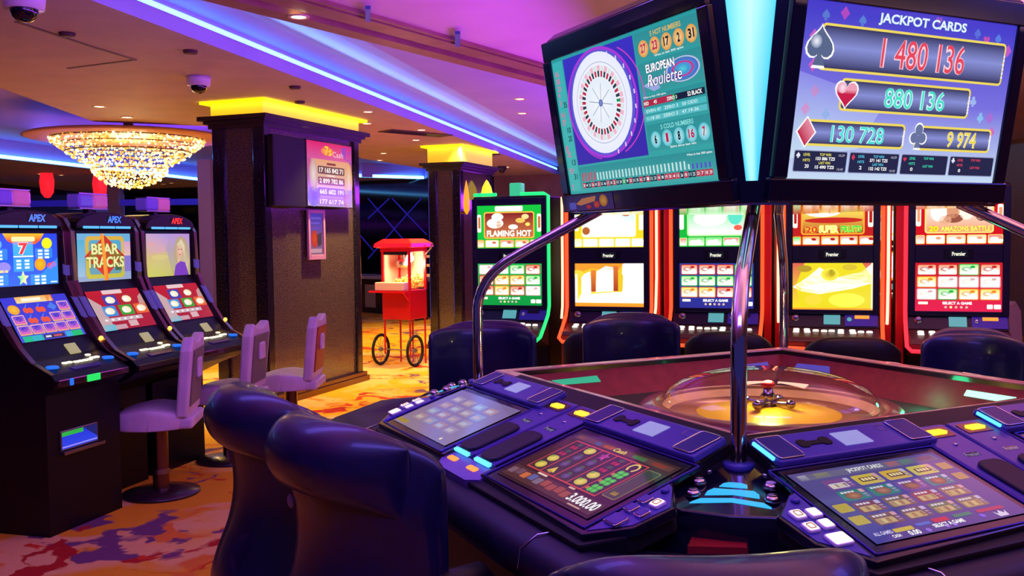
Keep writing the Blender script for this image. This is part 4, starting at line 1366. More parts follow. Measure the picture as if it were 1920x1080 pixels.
SW, SH = 0.844, 0.476


def cv_roulette():
    cv = Canvas(100, 56.4)
    cv.rect(0, 0, 100, 56.4, '#2a9aa0', '#3aa4a4')
    cv.up().rect(9.5, 1.2, 51.5, 43.5, '#3a30c0', '#3a2aa8').rect(0.8, 1.2, 8, 54, '#3ab0b4', '#4ab4b0')
    for y, hh in ((1.2, 12.8), (14.8, 12.6), (28.2, 11.2), (40.2, 11.8)): pass
    for y0, y1 in ((1.2, 11.2), (12.0, 22.8), (23.6, 33.2), (34.0, 43.6)): cv.rect(62, y0, 37.2, y1 - y0, '#2e8f96', '#37999c')
    cv.rect(9.5, 45.6, 89.7, 9.8, '#2f8f94', '#44a8a8')
    cv.up()
    cv.ring(34, 22, 25.4, 21.4, 1.4, '#a83ad8', 60).ring(37, 22, 27, 21.6, .6, '#d040c8', 40, -60, 70).ring(33, 22, 24, 22.0, .5, '#c03ac0', 30, 100, 200)
    cv.ell(34, 22, 23.5, 20.6, '#8aa0f0', '#5a52d0', 48)
    cv.up().ell(34, 22, 21.5, 19.6, '#ffffff', '#e8ecff', 48)
    cv.up().ring(34, 22, 18, 15.8, .4, '#b8c0d8', 48)
    for k in range(37):
        a0 = 360 * k / 37
        cv.ring(34, 22, 16.2, 14.4, 2.4, '#d8e8e8' if k % 2 else '#f0b8cc', 2, a0, a0 + 8)
        cv.ring(34, 22, 13.8, 12.3, 2.6, '#1a9a5a' if k == 0 else ('#c03048' if k % 2 else '#2a4048'), 2, a0, a0 + 6)
    cv.up().ell(34, 22, 10.8, 9.7, '#f4f8ff', '#e4eef8', 36)
    cv.up()
    for k in range(8):
        a = math.radians(45 * k + 12)
        cv.line(34, 22, 34 + 8.4 * math.cos(a), 22 + 7.6 * math.sin(a), .3, '#8a98b0')
    cv.ell(34, 22, 1.5, 1.4, '#7a8ad8', '#4a5ab0')
    cv.ell(20, 34, 5, 5, '#c8d4ff', '#5a5ad8').ell(28, 41, 2, 1.4, '#f080b0', '#b050c8') if False else None
    for k in range(10):
        a = math.radians(-70 + 16 * k)
        cv.rect(35 + 22.5 * math.cos(a), 22 + 19.5 * math.sin(a), .7, 1.6, '#e8e4ff')
    # history numbers
    hist = [('16', 5, 'r'), ('18', 8, 'r'), ('21', 11, 'r'), ('9', 14, 'r'), ('3', 17, 'r'), ('35', 18.0, 'k'), ('14', 22, 'r'), ('27', 25, 'r'), ('10', 28.5, 'k'), ('20', 32, 'k'), ('1', 36, 'r'), ('32', 38.5, 'r'), ('13', 42, 'k'), ('19', 45.5, 'r'), ('31', 48, 'k'), ('7', 52.5, 'r')]
    for t, y, c in hist:
        cv.text(t, (5.2 if c == 'k' else 2.2), y, 2.8 if len(t) > 1 else 1.4, 2.4, '#1a3a48' if c == 'k' else '#e06a9a', 0.02)
    # hot numbers
    cv.text('5 HOT NUMBERS', 72, 1.9, 18, 1.8, '#d8b860', 0.02)
    for k, t in enumerate(('27', '23', '17', '2', '31')):
        cv.ell(67 + k * 7, 7.1, 3.1, 3.0, '#f8d8a0', '#e09a40', 20)
    for k, t in enumerate(('6', '1', '8', '16', '7')):
        cv.ell(67 + k * 7, 39.6, 3.1, 3.0, '#c8f0f4', '#58c0d0', 20)
    cv.up()
    for k, t in enumerate(('27', '23', '17', '2', '31')):
        wd_ = 3.2 if len(t) > 1 else 1.5
        cv.text(t, 67 + k * 7 - wd_ / 2, 5.4, wd_, 3.2, '#c02858' if k < 2 else '#101828', 0.04)
    for k, t in enumerate(('6', '1', '8', '16', '7')):
        wd_ = 3.2 if len(t) > 1 else 1.5
        cv.text(t, 67 + k * 7 - wd_ / 2, 37.9, wd_, 3.2, '#101828' if k in (0, 2) else '#c02858', 0.04)
    cv.text('Wins in last 300 spins', 73, 10.2, 17, 1.0, '#e8f4f4', 0.02).text('Spins since last win', 75, 42.5, 15, 1.0, '#e8f4f4', 0.02)
    cv.text('5 COLD NUMBERS', 71, 34.6, 19, 1.7, '#8ae0e0', 0.02)
    # logo
    cv.ring(88, 17.6, 9.5, 4.2, .8, '#c8c0f0', 30).ell(88, 17.6, 8.6, 3.6, '#5ab0e0', '#4a6ac8').poly([(64, 20), (72, 18.4), (74, 22), (70, 22.6)], '#9aa8e0').poly([(64, 20), (76, 17.6), (75, 19)], '#d8d8f8')
    cv.up().ring(88, 17.6, 6.2, 2.6, 1.2, '#c83a8a', 24).ell(88, 17.6, 3.6, 1.6, '#58d0e0', '#3a9ad0').ell(69, 19, 1.6, 1.5, '#ffffff')
    cv.up().outlined('EUROPEAN', 67, 12.9, 17, 3.0, '#ffffff', '#3a2a6a', 0.03, 0.08).outlined('Roulette', 67, 16.6, 20, 4.2, '#ffffff', '#4a3a8a', 0.0, 0.05, shear=0.25)
    # red / black table
    cv.rect(62.5, 25.2, 18, 2.2, '#b02848').rect(80.5, 25.2, 1.4, 2.2, '#28a058').rect(81.9, 25.2, 16.5, 2.2, '#18203a').rect(62.5, 28.2, 36, 2.0, '#4ab8c0').rect(62.5, 30.8, 36, 2.0, '#58bcc4')
    cv.up().text('RED', 63, 25.7, 3, 1.2, '#ffffff', .02).text('45', 69, 25.7, 2, 1.2, '#ffffff', .02).text('ZERO 3', 77, 25.7, 6, 1.2, '#ffffff', .02).text('52 BLACK', 89, 25.5, 8, 1.5, '#ffffff', .03)
    cv.text('Wins in last 100 spins', 63, 23.8, 14, .9, '#e8f4f4', .02).text('EVEN 47   ZERO 3   50 ODD', 64, 28.6, 30, 1.1, '#d8f4f4', .01).text('1-18 50   ZERO 3   47 19-36', 64, 31.2, 30, 1.1, '#d8f4f4', .01)
    # bottom bars
    cv.text('Wins in last 300 spins', 84, 46.2, 14, 1.0, '#e8f4f4', .02)
    for k in range(37):
        x = 12 + k * 2.32
        hh = 3.0 - (1.2 if k > 30 else 0) + (0.5 if k < 5 else 0)
        cv.rect(x, 51.6 - hh, .9, hh, '#d83a5a' if k < 5 else ('#5a4ad0' if k > 31 else '#c8e8e8'))
        cv.rect(x - .5, 52.2, 2.1, 2.2, '#28a058' if k == 13 else ('#c02848' if (k * 7) % 5 in (0, 1) or 24 < k < 29 or k > 33 else '#18283a'))
    cv.up()
    for k in range(37): cv.text(str((k * 11 + 3) % 37), 12 + k * 2.32 - .1, 52.7, 1.3, 1.2, '#e8f0f4', .02)
    return cv


def cv_jackpot():
    cv = Canvas(100, 56.4)
    cv.rect(0, 0, 100, 30, '#4038c8', '#7a72e0').rect(0, 30, 100, 26.4, '#7a72e0', '#c8dcf4')
    cv.up().poly([(0, 22), (40, 30), (30, 46), (0, 50)], '#a8c0f0', ['#8a88e8', '#9a98e8', '#c0d4f4', '#c8e0f0'])
    sym = [(9, 4, 's', '#5a7ad0'), (17, 3, 'd', '#b04ac0'), (25, 4.4, 's', '#5a80d8'), (5, 11, 'd', '#c060c8'), (6, 20, 'd', '#c85ac0'), (8, 28, 'd', '#e07ab0'), (5, 34, 'd', '#d88ac8'), (14, 35, 'c', '#8ab0e8'), (4, 38, 'h', '#b0c8d8'), (88, 33, 'c', '#8ac0f0'), (93, 33, 'd', '#a870d8'), (95, 38, 'd', '#d070c8'), (90, 42, 'h', '#c890d0'), (80, 4, 's', '#5a70d8'), (91, 5, 's', '#5a80e0'), (85, 6, 'h', '#c050b0'), (97, 9, 'd', '#c05ac8'), (83, 27.5, 'c', '#a0b8f0'), (36, 28, 'd', '#c05ab8'), (60, 1.6, 'h', '#8a50c8')]
    for x, y, k, c in sym:
        if k == 's': cv.spade(x, y, 1.7, c)
        elif k == 'd': cv.diamond(x, y, 2.0, 2.2, c)
        elif k == 'c': cv.club(x, y, 1.7, c)
        else: cv.heart(x, y, 1.7, c)
    cv.up().outlined('JACKPOT CARDS', 32, 1.4, 42, 4.0, '#e8f4ff', '#3a6ac0', 0.03, 0.07)
    G_, D0, D1 = '#f0d860', '#34345c', '#8a92d8'

    def bar(x, y, w_, h_):
        cv.rr(x, y, w_, h_, 1.6, G_)
        cv.up().rr(x + .8, y + .8, w_ - 1.6, h_ / 2 - .8, 1.0, D0, D1).rr(x + .8, y + h_ / 2 - .4, w_ - 1.6, h_ / 2 - .4, 1.0, D1, D0)
        for i in range(6): cv.ell(x + w_ - .4, y + h_ * (.3 + .1 * i), .5, .5, '#f0f0ff', n=8)
        cv.up()
    bar(8, 6.6, 88, 14.8); bar(19, 23.2, 62, 10.6); bar(5, 37.0, 46, 8.6); bar(56, 37.0, 39, 8.6)
    cv.up().outlined('1 480 136', 35, 9.2, 40, 9.6, '#e8485a', '#f8d0e0', 0.0, 0.04).outlined('880 136', 39, 25.2, 29, 6.6, '#48e0c8', '#d8ffff', 0.0, 0.04).outlined('130 728', 17, 38.6, 24, 5.6, '#48e0d8', '#d8ffff', 0.0, 0.03).outlined('9 974', 72, 38.6, 15, 5.6, '#f0d840', '#fff8d0', 0.0, 0.03)
    cv.up().spade(7.6, 13.4, 6.6, '#ffffff').heart(21.4, 28.0, 5.6, '#ffffff').diamond(6, 41.2, 4.4, 5.2, '#ffffff').club(57.4, 40.6, 4.4, '#ffffff')
    cv.up().spade(7.6, 13.4, 5.8, '#5a688c').heart(21.4, 28.0, 4.9, '#f0a0b8', '#c82048').diamond(6, 41.2, 3.7, 4.5, '#e890a8', '#c02048').club(57.4, 40.6, 3.8, '#6a74a0')
    cv.up().ell(5.8, 12.6, 2.4, 2.2, '#f0f4ff', '#7a88ac').ell(19.4, 26.4, 1.8, 1.8, '#ffe8f0', '#f0a8c0')
    for k, c in enumerate(('#e8e060', '#58c8e8', '#40d8b0', '#e04858')):
        x = 2 + k * 24.2
        cv.rr(x, 47.0, 23.4, 7.2, .6, '#9aa0c8')
        cv.up().rr(x + .3, 47.3, 22.8, 6.6, .5, '#25284a')
        cv.up().text('LEVEL', x + 4, 48.0, 3, .9, c, .02).text('HITS', x + 4, 49.8, 3, .9, c, .02).text(('20', '2', '0', '0')[k], x + 5, 51.6, 1.2 if k else 1.8, 1.2, '#ffffff', .02)
        cv.text('TOP WIN', x + 11, 47.9, 5, .9, c, .02).text('LAST WIN', x + 11, 50.6, 5, .9, c, .02)
        if k < 2: cv.text(('153 886 TZS', '371 141 TZS')[k], x + 9.5, 49.1, 8.4, 1.1, '#ffffff', .03).text(('15 490 TZS', '132 142 TZS')[k], x + 9.5, 51.9, 8.4, 1.1, '#ffffff', .03).text('16:29', x + 19.4, 48, 2.6, .8, '#c8c8d8').text('16:45', x + 19.4, 52.6, 2.6, .8, '#c8c8d8')
        (cv.spade, cv.diamond, cv.heart, cv.club)[k](*((x + 1.8, 48.6, .9, '#e8e8f8') if k in (0, 3) else ((x + 1.8, 48.8, .8, 1.1, '#d83a58') if k == 1 else (x + 1.8, 48.8, .9, '#d83a58'))))
    return cv


pics = {-PI / 2: cv_roulette, 0.0: cv_jackpot, PI / 2: cv_roulette, PI: cv_jackpot}
MT['lightcol'] = screen_mat('light_column_glass', 1.15, 0.2, 0.3)
for ang in (-PI / 2, 0.0, PI / 2, PI):
    mb = MB()
    HWt, HWb = 0.462, 0.480
    fbox(mb, -HWb, HWb, -0.302, -SH / 2, -0.012, 0.012, ang)
    fbox(mb, -HWt, HWt, SH / 2, 0.305, -0.012, 0.012, ang)
    fbox(mb, -0.470, -SW / 2, -SH / 2, SH / 2, -0.012, 0.012, ang)
    fbox(mb, SW / 2, 0.470, -SH / 2, SH / 2, -0.012, 0.012, ang)
    fr = mb.build('screen_frame', MT['black'], over, bevel=0.004)
    pics[ang]().build('screen', MT['scr_mid'], fc(-SW / 2, SH / 2, 0.002, ang), fc(SW / 2, 0, 0, ang) - fc(-SW / 2, 0, 0, ang), fc(0, -SH / 2, 0, ang) - fc(0, SH / 2, 0, ang), over, back=0.01)
    if ang == -PI / 2:
        cv = Canvas(40, 9)
        cv.rect(0, 0, 40, 9, '#2a2460', '#3a2a6a')
        cv.up().poly([(8, 5), (14, 2), (26, 1), (25, 4), (12, 6)], '#c87a4a').ell(32, 4, 3.4, 3.4, '#e0a030', '#a8641c').ell(26, 6, 2.6, 2, '#d84a28', '#a83020').ell(19, 7, 2.6, 1.4, '#c83a30', '#8a2028').rr(2, 4, 6, 4, 1, '#5a58c8')
        cv.build('sticker', screen_mat('printed_sticker', 0.6), fc(-0.44, -0.244, 0.0135, ang), fc(-0.13, 0, 0, ang) - fc(-0.44, 0, 0, ang), fc(0, -0.298, 0, ang) - fc(0, -0.244, 0, ang), fr, back=0.001)
    # light column on the bevelled corner to the right of this face
    z0, z1 = 1.70, 2.235
    ring = []
    q = 1 / math.sqrt(2)
    for z, hw in ((z0, 0.016), (z1, 0.072)):
        d, b_ = dofz(z), bofz(z)
        mid = Vector((d - b_ / 2, -d + b_ / 2, z))
        ax = Vector((q, q, 0))
        n_ = Vector((q, -q, -0.12)).normalized()
        ring.append([rot(mid - ax * hw + n_ * 0.006, ang), rot(mid + ax * hw + n_ * 0.006, ang)])
    cv = Canvas(1, 1)
    cols = [lin(c) for c in ('#58d8f0', '#c8fffc', '#58d8f0', '#3cc8f4', '#b0fcff', '#3cc8f4')]
    me_v = []
    bl, br = ring[0]; tl, tr = ring[1]
    me = bpy.data.meshes.new('light_column')
    nn_ = (tr - tl).cross(bl - tl).normalized()
    if nn_.dot(rot((1, -1, 0), ang)) < 0: nn_ = -nn_
    vs = [tl, (tl + tr) / 2, tr, bl, (bl + br) / 2, br]
    vs = vs + [p - nn_ * 0.012 for p in vs]
    fs = [[0, 3, 4, 1], [1, 4, 5, 2], [6, 7, 10, 9], [7, 8, 11, 10], [0, 1, 7, 6], [1, 2, 8, 7], [3, 9, 10, 4], [4, 10, 11, 5], [0, 6, 9, 3], [2, 5, 11, 8]]
    me.from_pydata([tuple(v) for v in vs], [], fs)
    at = me.color_attributes.new('Col', 'FLOAT_COLOR', 'CORNER')
    for i, lp in enumerate(me.loops): at.data[i].color = (*cols[lp.vertex_index % 6], 1)
    me.materials.append(MT['lightcol'])
    lo = bpy.data.objects.new('light_column', me); COL.objects.link(lo); lo.parent = over

# ================================================================== chairs round the roulette station
def sect(profile, x, s, cy, cz_, dy=0.0):
    return [(x, cy + (y - cy) * s + dy, cz_ + (z - cz_) * s) for y, z in profile]


def smooth_loop(pts, n=3):
    for _ in range(n):
        out = []
        for i in range(len(pts)):
            a, b_ = Vector(pts[i]), Vector(pts[(i + 1) % len(pts)])
            out += [tuple(a * .75 + b_ * .25), tuple(a * .25 + b_ * .75)]
        pts = out
    return pts


def cushion(profile, w_, curl, round_=5, n=17, taper=None, droop=0.0):
    """loft a side profile (y,z) across the width with rounded ends; the ends curl forward by curl"""
    pf = smooth_loop(profile, 2)
    cy = sum(p[0] for p in pf) / len(pf); cz_ = sum(p[1] for p in pf) / len(pf)
    mb = MB(); mb.smooth = True
    rings = []
    for i in range(n):
        u = -math.cos(PI * i / (n - 1))
        s = max(0.05, (1 - abs(u) ** round_) ** (1 / 2.2)) if abs(u) < 1 else 0.05
        ring = []
        for y, z in pf:
            tw = taper(z) if taper else 1.0
            ring.append((u * w_ / 2 * tw, cy + (y - cy) * (0.35 + 0.65 * s) if False else cy + (y - cy) * s + curl * abs(u) ** 2.5, cz_ + (z - cz_) * (0.93 + 0.07 * s) - droop * abs(u) ** 4))
        rings.append(ring)
    mb.loft(rings)
    return mb


def table_chair(label, loc, rz, width=0.54, dz=0.0, group='navy leather chairs round the roulette station', flat=False):
    dr = 0.025 if flat else 0.07
    root = thing('gaming_chair', label, 'chair', (loc[0], loc[1], 0), rz, group)
    Z = lambda pts: [(y, z + dz) for y, z in pts]
    # back shell: the rear outline narrows at the waist and swells again low down
    o = cushion(Z([(-.06, .98), (-.035, .86), (-.05, .74), (-.10, .63), (-.12, .55), (-.09, .46), (-.02, .43), (.05, .46), (.06, .60), (.055, .80), (.055, 1.00), (.045, 1.10), (0, 1.115), (-.03, 1.06)]), width, 0.17, 10, 23, lambda z: 1.0 if z > 0.6 + dz else 0.97, dr)
    o.build('backrest', MT['leather'], root)
    o = cushion(Z([(-.115, 1.00), (-.075, .955), (-.02, .95), (.02, .99), (.025, 1.06), (.015, 1.12), (-.03, 1.135), (-.09, 1.115), (-.125, 1.06)]), width * .88, 0.13, 4.5, 23, None, 0.05)
    o.build('head_roll', MT['leather'], root)
    bdg = MB().lathe([(0.0005, 0.004), (0.016, 0.004), (0.019, 0.0), (0.0005, 0.0)], n=20, axis='Y')
    for v in bdg.v: v.y *= -1
    b = bdg.build('badge', mat('pale_badge', '#6a6488', 0.5) if 'badge' not in MT else MT['badge'], root, loc=(-width * 0.20, -0.052 + 0.17 * 0.4 ** 2.5, 0.905 + dz))
    s = cushion([(.02, .46 + dz), (.04, .53 + dz), (.30, .545 + dz), (.47, .535 + dz), (.51, .49 + dz), (.46, .44 + dz), (.06, .42 + dz)], width * 0.92, 0.0, 8, 15)
    s.build('seat', MT['leather'], root)
    for sg in (-1, 1):
        mb = MB(); mb.smooth = True
        mb.tube([(sg * width * 0.46, 0.09, .70 + dz), (sg * width * 0.49, 0.16, .755 + dz), (sg * width * 0.49, 0.26, .755 + dz), (sg * width * .485, 0.31, .70 + dz), (sg * width * .46, 0.30, .50 + dz)], [0.03, 0.034, 0.034, 0.03, 0.026], 10)
        mb.build('armrest', MT['leatherdark'], root)
    MB().cyl((0, 0.22, 0.03), (0, 0.22, 0.44 + dz), 0.035, n=18).build('pedestal', MT['chrome'], root)
    MB().lathe([(0.24, 0.0), (0.24, 0.012), (0.06, 0.035), (0.002, 0.036)], (0, 0.22, 0), 32).build('base', MT['steel'], root)
    return root


MT['badge'] = mat('pale_badge', '#8078a0', 0.5)
zt = 1.13


def chair_at(c, dirv, label, width=0.54, dz=0.0, flat=False):
    """c = middle of the head roll, dirv = the way the sitter looks"""
    rz = math.atan2(-dirv[0], dirv[1])
    return table_chair(label, (c[0], c[1]), rz, width, dz, flat=flat)


# two near chairs on the left side of the station
pa, pb = at_z(518, 752, zt), at_z(708, 812, zt)
mid = (pa + pb) / 2
d = (pb - pa).normalized()
chair_at(mid, (-d.y, d.x), 'big navy leather chair in the foreground, seen from behind left of the station', (pb - pa).length + 0.02)
pa2 = at_z(424, 702, zt)
dd2 = Vector((0.50, -0.866, 0))
mid2 = pa2 + dd2 * 0.27
chair_at(mid2, (0.866, 0.50), 'navy leather chair half hidden behind the big foreground chair', 0.54)
# chair at the near corner, only its top in view
pa, pb = at_z(1025, 1052, 1.09), at_z(1715, 1026, 1.09)
mid = (pa + pb) / 2
d = (pb - pa).normalized()
chair_at(mid, (-d.y, d.x), 'navy leather chair at the near corner, cut off by the bottom of the photo', (pb - pa).length, -0.036)
# chairs on the far sides, facing us
for (x0, y0, x1, y1, lab) in ((822, 604, 1018, 606, 'navy leather chair facing us behind the left pole of the station'), (1096, 590, 1274, 590, 'navy leather chair facing us before the orange slot machine with the white picture'), (1722, 618, 1918, 622, 'navy leather chair facing us at the right edge, before the red slot machine')):
    pa, pb = at_z(x0, y0, zt - 0.01), at_z(x1, y1, zt - 0.01)
    mid = (pa + pb) / 2
    d = (pb - pa)
    d.z = 0
    n_ = Vector((TC.x - mid.x, TC.y - mid.y, 0)).normalized()
    side = rot((0, 1, 0), TY) if x0 < 1500 else rot((1, 0, 0), TY)
    look = (-side * 0.75 + Vector((0, -1, 0)) * 0.25).normalized()
    look = (Vector((-d.normalized().y, d.normalized().x, 0)) * -1)
    chair_at(mid, (look.x, look.y), lab, d.length, 0.0, True)

# ================================================================== slot machines
MT['cab'] = mat('black_cabinet', '#07070c', 0.38, spec=0.35)
MT['cabblue'] = mat('blue_black_cabinet', '#0c0c28', 0.35)
MT['redpanel'] = mat('red_side_panel', '#c01810', 0.35)
MT['neon_red'] = glow('orange_red_neon', '#ff4a1c', 1.9)
MT['neon_green'] = glow('green_neon', '#12e070', 1.6)
MT['neon_pink'] = glow('pink_red_neon', '#ff2838', 1.8)
MT['hotbar'] = glow('white_hot_neon', '#ff9a70', 4.5)
MT['tealpad'] = glow('teal_pad', '#5ab0b8', 0.9)


def slot_top(theme):
    cv = Canvas(53, 33.6)
    bg, edge, pic, title, tc_, small = theme['bg'], theme['edge'], theme['pic'], theme['title'], theme['tc'], theme['small']
    cv.rect(0, 0, 53, 33.6, bg)
    cv.up().rr(0, 7, 3.2, 14, 1, '#fff4e0').rr(49.6, 7, 3.4, 14, 1, '#fff0d8').rr(15, 0.6, 23, 4, 1, '#fff8ec')
    cv.rr(5.5, 5, 42, 21, 2, edge)
    cv.up().rr(6.5, 6, 40, 19, 1.5, pic[0], pic[1])
    cv.rr(.8, 9, 1.8, 9, .6, pic[1]).rr(50.4, 9, 2, 9, .6, pic[1])
    cv.up()
    for (x, y, rx, ry, c) in theme['blobs']: cv.ell(x, y, rx, ry, c, n=16)
    cv.up()
    for k, (t, x, y, w_, h_) in enumerate(title): cv.outlined(t, x, y, w_, h_, tc_[k % len(tc_)], theme['te'], 0.04, 0.10)
    for k in range(5):
        x = -6 + k * 12.5
        cv.rr(max(0, x), 27, min(11.6, 53 - x, 11.6 + min(0, x)), 6, .8, edge)
    cv.up()
    for k in range(5):
        x = max(0, -6 + k * 12.5)
        w_ = min(11.6, 53 - x, 5.6 if k == 0 else 11.6)
        cv.rr(x + .5, 27.5, w_ - 1, 5, .6, small[k % len(small)], '#fff4ea')
    cv.up()
    for k in range(1, 5):
        x = -6 + k * 12.5
        cv.ell(x + 4, 30, 2.6, 1.4, '#fffaf0', n=12).ell(x + 7.5, 29.2, 1.8, 1.0, pic[1], n=10).ell(x + 7, 31, 2.2, 1.0, '#ffffff', n=10)
    return cv


def slot_grid(bg, cells, foot, title):
    cv = Canvas(53, 32.8)
    cv.rect(0, 0, 53, 32.8, bg, foot)
    cv.up()
    for j in range(3):
        for k in range(4):
            c = cells[(j * 4 + k) % len(cells)]
            cv.rr(1 + k * 12.9, .8 + j * 8.3, 12.3, 7.7, .9, c[0])
    cv.up()
    for j in range(3):
        for k in range(4):
            c = cells[(j * 4 + k) % len(cells)]
            cv.rr(1.6 + k * 12.9, 1.4 + j * 8.3, 11.1, 6.5, .7, c[1], '#fff6e8')
    cv.up()
    for j in range(3):
        for k in range(4):
            c = cells[(j * 4 + k) % len(cells)]
            x, y = 7 + k * 12.9, 4.6 + j * 8.3
            cv.ell(x - 1.2, y - .3, 3.0, 1.5, '#ffffff', c[2], 12).ell(x + 2.0, y + 1, 3.0, 1.2, '#fffdf2', n=12).ell(x + 2.4, y - 1.8, 1.6, .9, c[0], n=10)
    cv.rr(2, 26.4, 6, 1.8, .4, '#fff0d8').rr(44, 28, 3.6, 3, .5, '#f4ece4').rr(48.2, 28, 4.2, 3, .5, '#f4ece4')
    cv.text(title, 17, 26.3, 18, 1.9, '#ffffff', .04)
    for k in range(5): cv.ell(19 + k * 3.2, 30, .9, .9, '#ffd890' if k == 1 else '#c8a8a0', n=10)
    return cv


def pic_feast():
    cv = Canvas(53, 32.8)
    cv.rect(0, 0, 53, 32.8, '#ffb020', '#ffd840')
    cv.up().poly([(0, 0), (38, 0), (34, 5), (12, 4), (0, 8)], '#e8902a').poly([(5, 9), (12, 6), (13, 22), (5, 28)], '#ffffff').poly([(17, 6), (24, 2), (30, 3), (30, 21), (16, 22)], '#ffffff').poly([(37, 0), (53, 0), (53, 32), (38, 31), (36, 20)], '#fff8f4')
    cv.poly([(4, 24), (40, 21), (53, 30), (53, 32), (2, 30)], '#fffaf4')
    cv.up().rect(12.6, 5, 3.8, 16.5, '#d87a34', '#a84418').rect(30, 2, 3.6, 19, '#d06a30', '#a03a18').poly([(33.6, 6), (37.5, 9), (37, 21), (33.6, 22)], '#d8b820').rect(0, 30, 53, 2.8, '#ff9a30', '#ff8a20').rect(0, 8, 2, 22, '#fff0e0')
    cv.ell(2, 8, 5, 3, '#ffc83a')
    return cv


def pic_gold():
    cv = Canvas(53, 32.8)
    cv.rect(0, 0, 53, 32.8, '#c85a4a', '#e8d020')
    cv.up().poly([(8, 0), (46, 0), (53, 10), (53, 32.8), (6, 32.8), (2, 16)], '#d8c820').poly([(0, 17), (10, 10), (18, 3), (30, 10), (46, 6), (53, 0), (53, 14), (40, 18), (18, 22), (6, 20)], '#ffffe8')
    cv.up().ell(25, 8, 6, 4.5, '#b8a020', '#e8d840', 16).ell(26, 7, 2.4, 2.6, '#8a7a10', n=10).ell(36, 26, 12, 5, '#f0e048', n=16).ell(14, 26, 6, 4, '#e0c838', n=14).poly([(4, 17), (22, 14), (40, 15), (20, 20)], '#ffffff').ell(8, 4, 5, 2.4, '#a88a28', n=12).ell(38, 3, 5, 2.2, '#c8b030', n=12)
    cv.rect(0, 31.6, 53, 1.2, '#ff9a2a').rect(52, 0, 1, 32.8, '#ffe8c8')
    return cv


RR, OO, GG, WW = ('#b02020', '#e88a60', '#a03028'), ('#d87a20', '#f8d060', '#c08a20'), ('#20a040', '#a8f090', '#2a9a4a'), ('#c8a0a0', '#ffffff', '#e0c0b0')
themes = [
    dict(bg='#12b438', edge='#f0b040', pic=('#7a1a20', '#c06a40'), te='#a06030', title=[('FLAMING HOT', 8, 19.5, 37, 5)], tc=['#fff8ea'], small=['#e8a860', '#fff0e0', '#d88068', '#f0b070', '#f8f8ec'],
         blobs=[(17, 9, 5, 3, '#fff4e0'), (15, 14, 7, 4, '#fff4ea'), (18, 15, 2, 3, '#c07a40'), (36, 12, 4, 2, '#e8b858'), (40, 9, 3, 2, '#f0d088'), (30, 17, 4, 2, '#fff0dc'), (42, 15, 2, 1.4, '#ffd860')]),
    dict(bg='#e8c820', edge='#fff4c0', pic=('#b8e8f8', '#fffaf0'), te='#f0e0c8', title=[], tc=['#ffffff'], small=['#f8e8a0', '#ffffff', '#fff8e0', '#c8e8f0', '#fff4d0'],
         blobs=[(24, 15, 15, 8, '#fffefa'), (9, 21, 3, 3, '#a85a28'), (40, 9, 3, 1.4, '#c07050'), (12, 10, 3, 2, '#8a6a50'), (34, 18, 8, 5, '#ffffff')]),
    dict(bg='#18a838', edge='#a8e890', pic=('#50d070', '#f0fff0'), te='#d8ffe0', title=[], tc=['#ffffff'], small=['#e8785a', '#50d060', '#58d868', '#e86868', '#a8e888'],
         blobs=[(22, 13, 12, 6, '#f4ffe8'), (40, 12, 5, 6, '#58d0b8'), (30, 10, 5, 3, '#ffffff'), (42, 20, 3, 2, '#e85a4a')]),
    dict(bg='#b01c18', edge='#f0a028', pic=('#f0d858', '#a81a10'), te='#f8d840', title=[('20', 8.5, 20, 8, 4.6), ('SUPER', 17.5, 19.4, 13, 5.4), ('FRUITS', 32, 19.8, 13.5, 4.8)], tc=['#c83a20', '#fff098', '#38c848'], small=['#48c858', '#f0a868', '#f0b070', '#e89a90', '#e8806a'],
         blobs=[(20, 10, 12, 3.6, '#fffbe8'), (26, 8.6, 4, 3, '#e8a8b0'), (38, 7, 1.6, 1.2, '#ffffff'), (27, 16, 19.5, 2, '#b82418')]),
    dict(bg='#c01018', edge='#f8d070', pic=('#f4d8c8', '#d8906a'), te='#b87820', title=[('20', 8, 21, 6, 3.6), ('AMAZONS BATTLE', 15.5, 21.2, 30, 3.4)], tc=['#f0e020', '#ffe060'], small=['#e88a80', '#fff0ec', '#f0c0a0', '#f0c8a0', '#d86060'],
         blobs=[(14, 12, 5, 6, '#fff0e8'), (23, 11, 4, 5, '#c88a68'), (23, 16, 6, 3, '#8a4a38'), (31, 11, 5, 6, '#f8e0d0'), (40, 12, 4, 6, '#6a3838'), (40, 14, 3, 3, '#e8c8a8'), (18, 17, 4, 3, '#d8a080')]),
]
lowers = [lambda: slot_grid('#18a848', [WW, GG, GG, RR, RR, OO, OO, GG, RR, OO, RR, WW], '#0c8a38', 'SELECT A GAME'), pic_feast,
          lambda: slot_grid('#283a90', [RR, RR, RR, GG, GG, GG, GG, GG, OO, OO, RR, RR], '#2a2a88', 'SELECT A GAME'), pic_gold,
          lambda: slot_grid('#c01824', [RR, RR, GG, RR, OO, WW, WW, WW, WW, GG, OO, OO], '#d02048', 'SELECT A GAME')]


